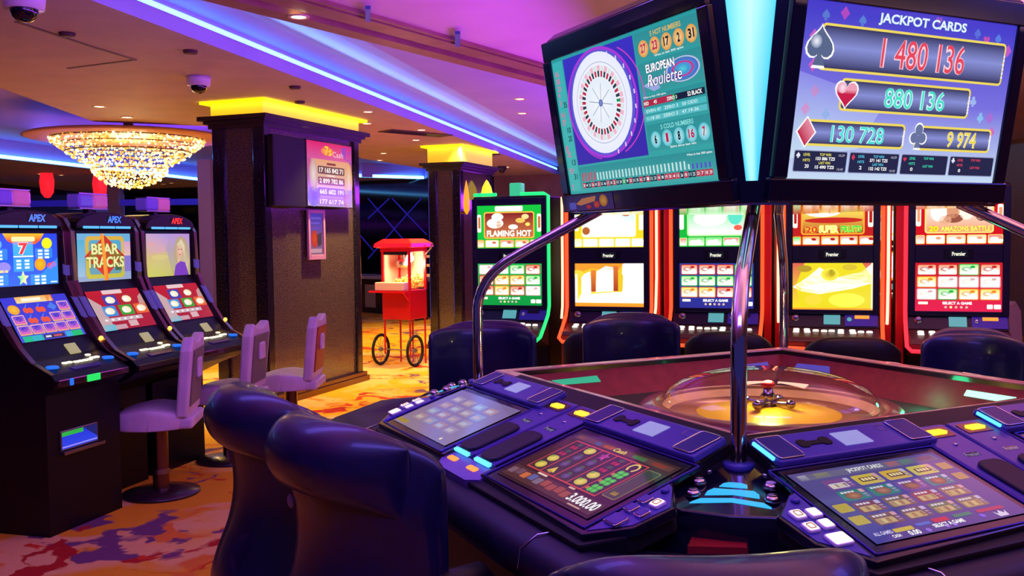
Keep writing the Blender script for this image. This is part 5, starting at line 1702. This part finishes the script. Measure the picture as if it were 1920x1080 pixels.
def big_machine(label, loc, rz, i, neon, group, hot=True):
    root = thing('slot_machine', label, 'slot machine', loc, rz, group)
    # body and front bezel
    mb = MB().box(-.315, .315, .03, .50, 0.0, 1.88)
    mb.build('cabinet', MT['cab'], root, bevel=0.02, seg=3)
    mb = MB()
    for x0, x1, z0, z1 in ((-.31, -.268, .99, 1.86), (.268, .31, .99, 1.86), (-.268, .268, 1.806, 1.86), (-.268, .268, 1.348, 1.47), (-.268, .268, .99, 1.02)):
        mb.box(x0, x1, -.004, .04, z0, z1)
    mb.build('bezel', MT['cabblue'], root, bevel=0.004)
    slot_top(themes[i]).build('upper_screen', MT['scr_hi'], (-.266, .004, 1.806), (.532, 0, 0), (0, 0, -.336), root)
    lowers[i]().build('lower_screen', MT['scr_hi'], (-.266, .004, 1.348), (.532, 0, 0), (0, 0, -.328), root)
    pl = MB().box(-.09, .09, -.010, -.004, 1.375, 1.445).build('logo_plate', MT['steel'] if False else MT['cab'], root, bevel=0.003)
    cv = Canvas(100, 30)
    cv.rect(0, 0, 100, 30, '#141424')
    cv.up().text('Premier', 12, 8, 76, 16, '#f4f0d8', 0.04)
    cv.build('logo', MT['scr'], (-.055, -.0108, 1.435), (.11, 0, 0), (0, 0, -.05), pl, back=0.0005)
    # control belt below the screens
    mb = MB().extrude([(-.31, .02, .99), (-.31, -.03, .90), (-.31, .05, .90)], (.62, 0, 0))
    mb.build('control_belt', MT['cabblue'], root)

    def belt(x, v, d):                        # v 0 top .. 1 bottom of the belt
        return Vector((x, .02 - .05 * v, .99 - .09 * v)) + Vector((0, -.874, .486)) * d
    def bprism(x0, x1, v0, v1, d0, d1, nm, m): return MB().loft([[belt(x, v, d0) for x, v in ((x0, v0), (x1, v0), (x1, v1), (x0, v1))], [belt(x, v, d1) for x, v in ((x0, v0), (x1, v0), (x1, v1), (x0, v1))]]).build(nm, m, root)
    bprism(-.055, .055, .12, .80, 0, .006, 'info_display', MT['tealpad'])
    bprism(.085, .30, .08, .92, 0, .008, 'bill_acceptor', MT['billblue'])
    bprism(.15, .245, .15, .38, .008, .012, 'bill_slot', MT['orange'] if i in (3, 4) else MT['blackmatt'])
    MB().sphere(belt(.115, .45, .009), .016, 12, (1, .6, 1)).build('lock', MT['tealpad'] if i == 3 else MT['chrome'], root)
    MB().sphere(belt(-.245, .4, .004), .028, 14, (1, .5, 1)).build('speaker', MT['steel'], root)
    # deck with round buttons
    mb = MB().extrude([(-.31, .05, .90), (-.31, -.03, .895), (-.31, -.21, .845), (-.31, -.24, .82), (-.31, -.22, .775), (-.31, .05, .70)], (.62, 0, 0))
    mb.build('button_deck', MT['bronzedeck'], root, bevel=0.006)

    def deck(x, y): return Vector((x, y, .895 + (y + .03) * .278))
    for k, (bx, by) in enumerate(((-.235, -.085), (-.235, -.125), (-.165, -.085), (-.160, -.125), (-.105, -.10), (-.05, -.105), (0.0, -.10), (.06, -.09), (.06, -.13), (.135, -.09), (.14, -.13), (.19, -.11), (.245, -.11))):
        MB().lathe([(.021, 0), (.021, .008), (.017, .013), (.0005, .014)], n=16).build('push_button', MT['button'], root, loc=deck(bx, by))
    # neon outline
    path = [(1, .0, 1.875), (1, 0, 1.45), (1, 0, 1.02), (1, -.035, .95), (1, -.15, .86), (1, -.235, .80)]
    for sg in (-1, 1):
        p2 = [(sg * .328, y - .005, z) for _, y, z in path] + [(sg * .30, -.250, .772), (sg * .17, -.252, .768)]
        if i == 0: p2 = [(sg * .10, 0, 1.892), (sg * .29, 0, 1.892)] + p2
        if i == 4 and sg > 0: continue
        if i == 0 and sg < 0: p2 = p2[:2]
        MB().tube(p2, .0135, 8).build('neon_trim', neon, root)
    if hot:
        for sg in (-1, 1):
            if i == 4 and sg > 0: continue
            if i in (1, 3): MB().tube([(sg * .365, .0, 1.86), (sg * .365, .0, 1.25), (sg * .362, -.02, 1.02), (sg * .358, -.06, .93)], .0095, 8).build('side_light', MT['hotbar'], root)
            MB().box(*sorted((sg * .335, sg * .388)), .03, .46, .55, 1.86).build('side_panel', MT['redpanel'], root, bevel=0.006)
    # candle on top
    MB().box(-.05, .05, .16, .26, 1.88, 1.99).build('topper_candle', MT['candle_g'] if i == 0 else MT['candle_r'], root, bevel=0.01)
    return root


MT['billblue'] = mat('blue_violet_plastic', '#3a36b0', 0.35)
MT['bronzedeck'] = mat('bronze_deck', '#6a4c44', 0.3, 0.5)
MT['redglow'] = glow('red_lamp_shade', '#ff2030', 1.0)
MT['candle_g'] = glow('green_candle', '#40d8a0', 0.8)
MT['candle_r'] = glow('magenta_candle', '#e03a9a', 0.8)
rzR = -RA
rows = ['slot machine with green neon outline and a FLAMING HOT screen', 'slot machine with orange neon and a glaring white and yellow lower picture', 'orange neon slot machine with green top screen behind the near pole', 'orange neon slot machine with the SUPER FRUITS sign and a blurred gold lower picture', 'slot machine with red neon and an AMAZONS BATTLE sign at far right']
for i, lab in enumerate(rows):
    p = Vector((-0.02, 7.40, 0)) + Vector((.755, -.272, 0)) * i
    big_machine(lab, p, rzR, i, (MT['neon_green'], MT['neon_red'], MT['neon_red'], MT['neon_red'], MT['neon_pink'])[i], 'slot machines in the lit row behind the station', hot=i > 0)
# machines of a second row glimpsed through the gaps
for (px, i, lab) in ((1268, 3, 'slot machine of the farther row glimpsed through the gap left of the green topped machine'), (1460, 2, 'slot machine of the farther row glimpsed beside the far pole'), (1676, 1, 'slot machine of the farther row glimpsed left of the red neon machine')):
    p = at_y(px, 440, 10.6)
    big_machine(lab, (p.x, p.y, 0), rzR, i, MT['neon_red'], 'slot machines of the farther row', hot=False)


# stools before the lit row
def round_stool(label, px0, px1, py, z):
    a, c = at_z(px0, py, z), at_z(px1, py, z)
    y = 5.95
    k = (z - EYE) / (a.z - EYE)
    mid = (a + c) / 2
    wv_ = min(0.56, (c - a).length)
    root = thing('bar_stool', label, 'stool', (mid.x, mid.y, 0), math.radians(-15), 'black stools before the lit slot row')
    o = cushion([(-.05, .62), (-.06, .80), (-.05, .92), (0, .945), (.04, .92), (.05, .80), (.05, .62), (0, .58)], wv_, 0.06, 4, 21, None, 0.085)
    o.build('backrest', MT['leatherdark'], root)
    o = cushion([(.02, .50), (.03, .57), (.25, .585), (.42, .575), (.45, .53), (.40, .49), (.06, .48)], wv_ * .85, 0, 4, 15)
    o.build('seat', MT['leatherdark'], root)
    MB().cyl((0, .2, .03), (0, .2, .50), .03, n=14).build('pedestal', MT['steel'], root)
    MB().lathe([(.22, 0), (.22, .012), (.05, .035), (.002, .036)], (0, .2, 0), 28).build('base', MT['steel'], root)


round_stool('black stool back rising left of the chair before the orange machine', 1050, 1180, 622, .94)
round_stool('round topped black stool before the green topped slot machine, right of the near pole', 1282, 1448, 620, .945)
round_stool('round topped black stool before the SUPER FRUITS slot machine', 1508, 1690, 630, .945)

# ================================================================== curved machines on the left
MT['ribbon'] = mat('bronze_ribbon', '#8a6a62', 0.18, 0.9)
MT['ribbon_hi'] = mat('violet_ribbon', '#5a48b0', 0.2, 0.8)


def cv_paytable():
    cv = Canvas(48, 29)
    cv.rect(0, 0, 48, 29, '#1838d8', '#2860e8')
    cv.up().poly([(26, 29), (48, 14), (48, 29)], '#2a80f0').poly([(8, 0), (38, 0), (35, 4), (31, 6), (16, 6), (11, 4)], '#f08020', ['#f0b020', '#f0b020', '#e85020', '#f06020', '#f06020', '#e85020']).rr(15, 4.6, 14.5, 8, .6, '#3aa0e8').rr(15, 13.6, 14.5, 7.6, .6, '#3090e0').rr(31, 8.4, 13, 5.6, .6, '#2a7ae0').rr(2, 8.4, 9, 6, .6, '#2a7ae0').rr(27, 23, 13, 5, .6, '#3088e8').rr(1, 22, 10, 6.4, .6, '#2a80e0')
    cv.ell(40, 5.6, 4, 3.2, '#f0f020', '#d8d810', 20).ell(34.5, 17.4, 4.2, 3.6, '#f8b020', '#f08a10', 20).ell(42, 18.5, 2.4, 1.8, '#e84a4a', n=12).ell(45, 17.6, 2, 1.6, '#e83a3a', n=12).star(21.5, 25, 4.4, '#f8f0a0', '#60e0a0').ell(8, 18.6, 5, 3, '#8a80e8', n=16).ell(5, 6, 2.4, 2.4, '#58a0f0', n=12)
    cv.rect(2, 20, 9, 1.4, '#f0e020')
    cv.up().outlined('7', 19, 5.2, 6.6, 6.6, '#e83040', '#ffe8d8', .04, .12).rr(14, 1.8, 17, 2.6, .8, '#fff0a0')
    for x, y in ((17, 14.6), (23, 14.6), (33, 9.2), (38, 9.2), (4, 9.4), (30, 23.8), (35, 23.8), (4, 23)):
        for k in range(3): cv.rect(x, y + k * 1.9, 3.4, 1.2, '#d8f0ff')
    cv.rect(15, 12.4, 14.5, .8, '#d8f0ff').rect(42, 27.4, 5, .8, '#c8e0ff')
    return cv


def cv_bluereels():
    cv = Canvas(48, 27.4)
    cv.rect(0, 0, 48, 27.4, '#3a3ad8', '#4a50e0')
    cv.up().rect(10, 0, 26, 4, '#f0b050', '#f8e0a0').rect(32, 0, 5, 4, '#f07020').rect(2, 24, 14, 3.4, '#28c090').rect(8, 24, 7, 3.4, '#40b0d8').rect(38, 24, 8, 3.4, '#20c070').rect(33, 24, 5, 3.4, '#40a8e0').rect(17, 24.4, 15, 2.4, '#38385a')
    for j in range(3):
        for k in range(5):
            x, y = 1.6 + k * 9.1, 4.6 + j * 6.4
            if (j, k) in ((0, 0),): cv.ell(x + 4, y + 3, 4, 3, '#f8c840', '#f0a020', 18)
            elif (j, k) in ((0, 1), (0, 2), (1, 1), (1, 2)): cv.ell(x + 3, y + 4, 2, 1.8, '#f05a3a', n=12).ell(x + 6, y + 4.2, 2, 1.8, '#f05a3a', n=12).line(x + 3, y + 2.4, x + 5, y + .4, .4, '#5aa0e8')
            elif (j, k) == (0, 3): cv.poly([(x + 1, y + 3), (x + 5, y), (x + 8, y + 3), (x + 5, y + 5.4)], '#4a80e8')
            else: cv.rr(x, y, 8.6, 6, .6, '#f0b0c0', '#f0b060')
    cv.up()
    for j in range(3):
        for k in range(5):
            x, y = 1.6 + k * 9.1, 4.6 + j * 6.4
            if (j, k) not in ((0, 0), (0, 1), (0, 2), (1, 1), (1, 2), (0, 3)): cv.rr(x + .7, y + .7, 7.2, 4.6, .5, '#5a48e0', '#e870c0'), cv.ell(x + 4.3, y + 2.4, 2.2, 1.4, '#2838c8', n=12)
    cv.rect(14, 1, 14, 2, '#fff8e0').rect(18, 25, 4, 1.2, '#e0e0f0').rect(24, 25, 6, 1.2, '#d05a6a')
    return cv


def cv_bear():
    cv = Canvas(48, 29)
    cv.rect(0, 0, 48, 29, '#6ab0e0', '#98a8d0')
    cv.up().rect(36, 5, 12, 9, '#d8a0c8', '#e8c0b8').rect(40, 14, 8, 10, '#8a78d0').rect(0, 4, 6, 22, '#48b0d8', '#a0c0e0')
    cv.rr(7, 1.6, 35, 26, 3, '#e0b040', '#c8c040')
    cv.up().rr(10, 4, 29, 21, 2, '#50a8d0', '#6aa0b0')
    cv.up().diamond(24, 14, 18, 13, '#c82820', '#d83020').rect(10, 12, 29, 2.4, '#7a7a30').rect(33, 20, 6, 3, '#4a6a58')
    cv.up().outlined('BEAR', 12, 6.2, 25, 6.6, '#f4f0a8', '#7a7a30', .03, .09).outlined('TRACKS', 7.4, 14.2, 34, 6.8, '#f4f0a8', '#7a7a30', .03, .09)
    cv.up().poly([(20.4, 0), (23.0, 0), (26.6, 29), (22.8, 29)], '#ff8a20', ['#ff7a18', '#ffb040', '#ff7a18', '#ff9a30'])
    return cv


def cv_redgame():
    cv = Canvas(48, 27.4)
    cv.rect(0, 0, 48, 27.4, '#c01c18', '#a82020')
    cv.up().rr(14, 0, 18, 2.8, .6, '#e8c8c8').poly([(0, 4), (8, 10), (10, 27), (0, 27)], '#c8a8a8').poly([(44, 6), (48, 4), (48, 16), (42, 12)], '#c89890').rect(3, 19, 36, 2.6, '#c8b0b8').rect(0, 23.4, 11, 4, '#58c0d8').rect(11, 24, 10, 3, '#c8a0a8').rect(24, 22, 8, 4, '#d8b0b0')
    for x, y, c in ((12, 3.6, '#3a40a8'), (27, 3.6, '#b02a18'), (7, 11, '#3a90d8'), (22, 11, '#38a020'), (36, 11, '#e86818')): cv.rr(x, y, 12, 7, .8, c)
    cv.up()
    for x, y in ((18, 7), (33, 7), (13, 14.4), (28, 14.4), (42, 14.4)): cv.ell(x, y, 4.2, 2.4, '#fff8e0', '#ffe8c0', 14).ell(x - 2, y + .6, 2, 1.6, '#ffffff', n=10)
    for k in range(6): cv.ell(6 + k * 5.6, 20.3, 1.4, .7, '#fff0f0', n=8)
    return cv


def cv_lady():
    cv = Canvas(48, 29)
    cv.rect(0, 0, 48, 29, '#b890d8', '#b8b860')
    cv.up().poly([(0, 0), (26, 0), (20, 12), (0, 16)], '#d09ac8', ['#c8a0d0', '#a890e0', '#d8a8b0', '#d8b880']).poly([(0, 14), (22, 12), (28, 29), (0, 29)], '#d8c860', ['#d8b880', '#d0b890', '#c8c068', '#d0d060']).ell(12, 11, 9, 2, '#d8a8b8', n=14).ell(14, 16, 9, 1.8, '#e0d080', n=14).ell(5, 7, 4, 1.6, '#e8a0a8', n=12)
    cv.up().ell(38, 13, 8, 11, '#d8c8a8', '#b8a078', 22).ell(43, 20, 5, 9, '#d8c8b0', '#c0a888', 18)
    cv.up().poly([(29, 29), (31, 22), (36, 19), (42, 20), (46, 29)], '#7a3ac0').poly([(33, 20), (35, 14), (37, 20)], '#e8b8a0')
    cv.up().ell(36.4, 12, 3.4, 4.8, '#f0c8b0', '#e0a890', 18).poly([(33, 8), (38, 3.6), (42, 8), (42, 16), (39.6, 10)], '#e0d0b0')
    cv.up().ell(35.2, 11, .7, .4, '#4a3040', n=8).ell(37.8, 11, .7, .4, '#4a3040', n=8).ell(36.4, 14.4, 1, .4, '#c04858', n=8)
    return cv


def curved_machine(label, loc, rz, top, low, red, i):
    root = thing('slot_machine', label, 'slot machine', loc, rz, 'curved slot machines on the left')
    W = .285
    # side profile (y, z), front is -y
    prof = [(.02, 1.66), (.0, 1.60), (.0, 1.31), (-.03, 1.265), (-.185, 1.01), (-.25, .935), (-.40, .86), (-.43, .83), (-.42, .79), (-.36, .75)] + ([(-.355, .0)] if i == 0 else [(-.22, .70), (-.05, .62), (-.05, .0)]) + [ (.42, .0), (.42, 1.66)]
    mb = MB()
    n = len(prof)
    mb.loft([[(-W, y, z) for y, z in prof], [(W, y, z) for y, z in prof]])
    mb.build('cabinet', MT['cab'], root)
    # arched header
    arch = [(-W + .02, 1.64)] + [(-(W - .02) * math.cos(PI * k / 12), 1.655 + .085 * math.sin(PI * k / 12)) for k in range(13)] + [(W - .02, 1.64)]
    MB().extrude([(x, -.03, z) for x, z in arch], (0, .30, 0)).build('header', MT['cab'], root, bevel=0.008)
    cv = Canvas(40, 14)
    cv.text('APEX', 0, 0, 40, 14, '#4a78ff' if not red else '#ff2838', .04, .15)
    cv.build('logo', MT['scr_hi'], (.0, -.032, 1.715), (.125, 0, 0), (0, 0, -.042), root, back=0.001)
    for k in range(3):
        MB().box(-.215 + k * .145, -.08 + k * .145, -.036, -.03, 1.637, 1.652).build('light_bar', MT['cyanblue'], root, bevel=0.002)
    # screens
    top().build('upper_screen', MT['scr_hi' if i == 0 else 'scr'], (-.24, -.004, 1.607), (.48, 0, 0), (0, 0, -.29), root)
    t = .537
    u = Vector((0, math.sin(t), math.cos(t)))
    nrm = Vector((0, -math.cos(t), math.sin(t)))
    c = Vector((0, -.108, 1.138)) + nrm * 0.006
    low().build('lower_screen', MT['scr'], c - Vector((.24, 0, 0)) + u * .137, (.48, 0, 0), -u * .274, root)
    # curved ribbons at both sides
    rp = [(.03, 1.70), (-.02, 1.62), (-.028, 1.45), (-.035, 1.33), (-.075, 1.235), (-.15, 1.11), (-.225, 1.0), (-.30, .925), (-.42, .865)]
    for sg in (-1, 1):
        x0, x1 = sorted((sg * (W - .012), sg * (W + .022)))
        back = [(y + .05, z + .02) for y, z in rp]
        secs = []
        for (y, z), (yb, zb) in zip(rp, back):
            secs.append([(x0, y, z), (x1, y, z), (x1, yb, zb), (x0, yb, zb)])
        rb = MB().loft(secs).build('side_ribbon', MT['ribbon'], root, bevel=0.004)
        MB().loft([[(x0 - .001, y - .002, z + .001), (x1 + .001, y - .002, z + .001), (x1 + .001, y + .02, z + .01), (x0 - .001, y + .02, z + .01)] for y, z in ((-.078, 1.232), (-.115, 1.17), (-.148, 1.115))]).build('ribbon_light', MT['violetglow'], rb)
        if sg > 0: MB().sphere((sg * (W + .004), -.245, .995), .014, 10).build('ribbon_lamp', MT['amberlamp'], rb)
        if sg > 0:
            MB().loft([[(x0 - .001, y - .002, z + .001), (x1 + .001, y - .002, z + .001), (x1 + .001, y + .02, z + .01), (x0 - .001, y + .02, z + .01)] for y, z in ((-.030, 1.42), (-.032, 1.36))]).build('ribbon_light', MT['violetglow'], rb)
    # belt under the lower screen, deck and lip
    mb = MB().box(-.03, .05, 0, 0.004, 0, .05)
    q = Vector((.06, -.235, .965))
    MB().loft([[Vector((x, -.210 - .045 * v, .985 - .053 * v)) + Vector((0, -.004, .004)) for x, v in ((.03, 0), (.11, 0), (.11, 1), (.03, 1))], [Vector((x, -.210 - .045 * v, .985 - .053 * v)) + Vector((0, .004, -.004)) for x, v in ((.03, 0), (.11, 0), (.11, 1), (.03, 1))]]).build('info_display', MT['creamglow'], root)

    def deck(x, y): return Vector((x, y, .935 + (y + .25) * .5))
    mb = MB().extrude([deck(-W + .03, -.27) + Vector((0, 0, .002)), deck(-W + .03, -.395) + Vector((0, 0, .002)), deck(-W + .03, -.395) + Vector((0, 0, -.02)), deck(-W + .03, -.27) + Vector((0, 0, -.02))], (2 * W - .06, 0, 0))
    mb.build('button_deck', MT['cabblue'], root, bevel=0.003)
    for k, (bx, by) in enumerate(((-.10, -.325), (-.065, -.325), (-.02, -.33), (.015, -.33), (.05, -.33), (.085, -.33), (.12, -.32), (.12, -.29), (.155, -.32))):
        MB().lathe([(.017, 0), (.016, .008), (.0005, .011)], n=14).build('push_button', MT['creambtn'], root, loc=deck(bx, by))
    for sg in (-1, 1):
        MB().lathe([(.035, 0), (.034, .01), (.026, .014), (.0005, .015)], n=20).build('side_button', MT['bluebtn'], root, loc=deck(sg * .215, -.345))
    MB().loft([[deck(-.12, -.37) + Vector((0, 0, .003)), deck(.12, -.37) + Vector((0, 0, .003)), deck(.10, -.395) + Vector((0, 0, .003)), deck(-.10, -.395) + Vector((0, 0, .003))], [deck(-.12, -.37) + Vector((0, 0, .008)), deck(.12, -.37) + Vector((0, 0, .008)), deck(.10, -.395) + Vector((0, 0, .008)), deck(-.10, -.395) + Vector((0, 0, .008))]]).build('hand_rest', MT['ribbon_hi'], root)
    MB().box(-W + .01, W - .01, -.442, -.425, .80, .835).build('lip', MT['ribbon'], root, bevel=0.004)
    if i == 0:
        MB().box(-.07, .03, -.448, -.440, .798, .836).build('ticket_slot', MT['greenslot'], root, bevel=0.003)
        MB().box(-.20, -.175, -.448, -.440, .798, .836).build('blue_slot', MT['bluebtn'], root, bevel=0.003)
    if i == 0:
        # lit payout window low on the front
        inv = (Matrix.Translation(Vector(loc)) @ Matrix.Rotation(rz, 4, 'Z')).inverted()
        e = inv @ Vector((0, 0, EYE))
        qs = []
        for px, py in ((112, 808), (178, 794), (190, 826), (116, 845)):
            d = inv.to_3x3() @ ray(px, py)
            qs.append(e + d * ((-.368 - e.y) / d.y))
        x0, x1 = (qs[0].x + qs[3].x) / 2, (qs[1].x + qs[2].x) / 2
        z1, z0 = (qs[0].z + qs[1].z) / 2, (qs[2].z + qs[3].z) / 2
        fr = MB().box(x0, x1, -.368, -.354, z0, z1).build('payout_window', MT['steel'], root, bevel=0.003)
        cv = Canvas(30, 16)
        cv.rect(0, 0, 30, 16, '#2030d8', '#2a48e8')
        cv.up().rect(0, 0, 18, 4, '#28b048').rect(0, 13.6, 30, 1.2, '#a090ff').poly([(18, 0), (30, 0), (30, 12)], '#182068')
        cv.build('window_display', MT['scr'], (x0 + .008, -.3685, z1 - .008), (x1 - x0 - .016, 0, 0), (0, 0, -(z1 - z0) + .016), fr, back=0.002)
        MB().box(x0, x1 + .03, -.39, -.354, z0 - .02, z0 - .004).build('window_ledge', MT['steel'], fr)
    # topper
    tp = MB().box(-.13, .0, .06, .16, 1.765, 1.85).build('topper_candle', MT['topper'], root, bevel=0.016, seg=3)
    MB().box(.004, .13, .06, .16, 1.765, 1.85).build('topper_candle', MT['topper_rose'], root, bevel=0.016, seg=3)
    mb = MB()
    for z in (1.762, 1.853): mb.box(-.125, .125, .065, .155, z - .004, z + .004)
    mb.build('topper_cap', MT['steel'], root)
    MB().box(-.02, .02, .09, .13, 1.70, 1.76).build('topper_stem', MT['cab'], tp)
    return root


MT['cyanblue'] = glow('sky_blue_bar', '#50b0ff', 1.3)
MT['violetglow'] = glow('violet_ribbon_light', '#6a50d0', 0.45)
MT['amberlamp'] = glow('amber_lamp', '#ffc040', 3.0)
MT['creamglow'] = glow('cream_display', '#d8c890', 0.6)
MT['creambtn'] = glow('cream_button', '#fff0c8', 1.6)
MT['bluebtn'] = glow('blue_lit_button', '#1878ff', 0.9)
MT['greenslot'] = glow('green_slot_lit', '#18e060', 1.1)
MT['topper_rose'] = mat('rose_acrylic', '#b070a8', 0.15, coat=0.5, emit='#e06080', strength=0.4)
MT['topper'] = mat('violet_acrylic', '#7a68c8', 0.15, coat=0.5, emit='#6a40c0', strength=0.25)
rzL = PI / 2 - 0.274
for i, (x, y, top, low, lab) in enumerate(((-2.715, 5.252, cv_paytable, cv_bluereels, 'curved slot machine with blue pay table screen at the left edge'), (-2.523, 5.83, cv_bear, cv_redgame, 'curved slot machine showing BEAR TRACKS on its upper screen'), (-2.357, 6.461, cv_lady, cv_redgame, 'curved slot machine with a blonde woman in purple on its upper screen'))):
    curved_machine(lab, (x, y, 0), rzL, top, low, i == 2, i)

# ================================================================== cream stools on the left
def cream_stool(label, loc, rz, red=False):
    root = thing('upholstered_stool', label, 'stool', (loc[0], loc[1], 0), rz, 'cream stools before the curved slot machines')
    o = cushion([(-.20, .44), (-.215, .50), (-.17, .535), (.05, .56), (.20, .535), (.25, .50), (.25, .44), (.20, .425), (-.17, .425)], .46, 0, 7, 17)
    o.build('seat', MT['vinyl'], root)
    # upright back: frame round a darker panel, notched top
    mb = MB()
    fr = [(-.215, .50), (.215, .50), (.225, .90), (.17, .985), (.06, .95), (-.06, .95), (-.17, .985), (-.225, .90)]
    mb.loft([[(x, -.205 - (z - .5) * .10, z) for x, z in fr], [(x, -.135 - (z - .5) * .10, z) for x, z in fr]])
    mb.build('backrest', MT['vinyl'], root, bevel=0.018, seg=3)
    pn = [(-.165, .56), (.165, .56), (.165, .90), (-.165, .90)]
    pan = MB().loft([[(x, -.214 - (z - .5) * .10, z) for x, z in pn], [(x, -.203 - (z - .5) * .10, z) for x, z in pn]]).build('back_panel', MT['redvinyl'] if red else MT['vinylback'], root, bevel=0.006)
    MB().box(-.06, .06, -.258, -.235, .72, .84).build('hand_grip', MT['vinyl'], root, bevel=0.01)
    o = MB().box(-.20, .20, -.235, -.10, .43, .50).build('back_bracket', MT['vinyl'], root, bevel=0.02, seg=3)
    MB().cyl((0, 0, .03), (0, 0, .43), .048, n=20).build('post', MT['bronze'], root)
    MB().cyl((0, 0, .13), (0, 0, .16), .056, n=20).build('post_collar', MT['steel'], root)
    MB().lathe([(.23, 0), (.23, .015), (.07, .04), (.002, .042)], n=36).build('base', MT['darkwood'], root)
    return root


p1, p2 = at_z(303, 925, 0), at_z(432, 862, 0)
cream_stool('cream stool nearest the camera, with olive back panel, before the BEAR TRACKS machine', p1, 1.72)
cream_stool('cream stool with a grip on its olive back, second from the camera', p2, 1.54)
p3 = at_z(545, 708, .5)
cream_stool('cream stool with a red panel in its back beside the big granite column', p3, 1.58, True)
p4 = at_y(1912, 560, 7.5)
r4 = cream_stool('cream stool behind the right pole at the right edge of the photo', (p4.x, p4.y), math.radians(200))
p5 = p1 + (p2 - p1) * 2.0
cream_stool('cream stool mostly hidden behind the two near leather chairs', (p5.x - .1, p5.y - .1), rzL - 0.2) if False else None

# swap the cart panes for clear glass
for o in bpy.data.objects:
    if o.name.startswith('glass_pane'): o.data.materials[0] = MT['pane_thin']

# red lamps far off by the dark windows
for i, (x, y) in enumerate(((88, 346), (187, 350))):
    p = at_y(x, y, 17.5)
    root = thing('hanging_lamp', ['red hanging lamp before the dark windows, nearer the left edge', 'red hanging lamp before the dark windows, nearer the window post'][i], 'lamp', p, 0, 'red lamps by the windows')
    MB().lathe([(.02, .28), (.10, .24), (.13, .05), (.11, -.15), (.05, -.24), (.002, -.25)], n=18).build('shade', MT['redglow'], root)
    MB().cyl((0, 0, .26), (0, 0, ZS - p.z), .01, n=8).build('cord', MT['blackmatt'], root)
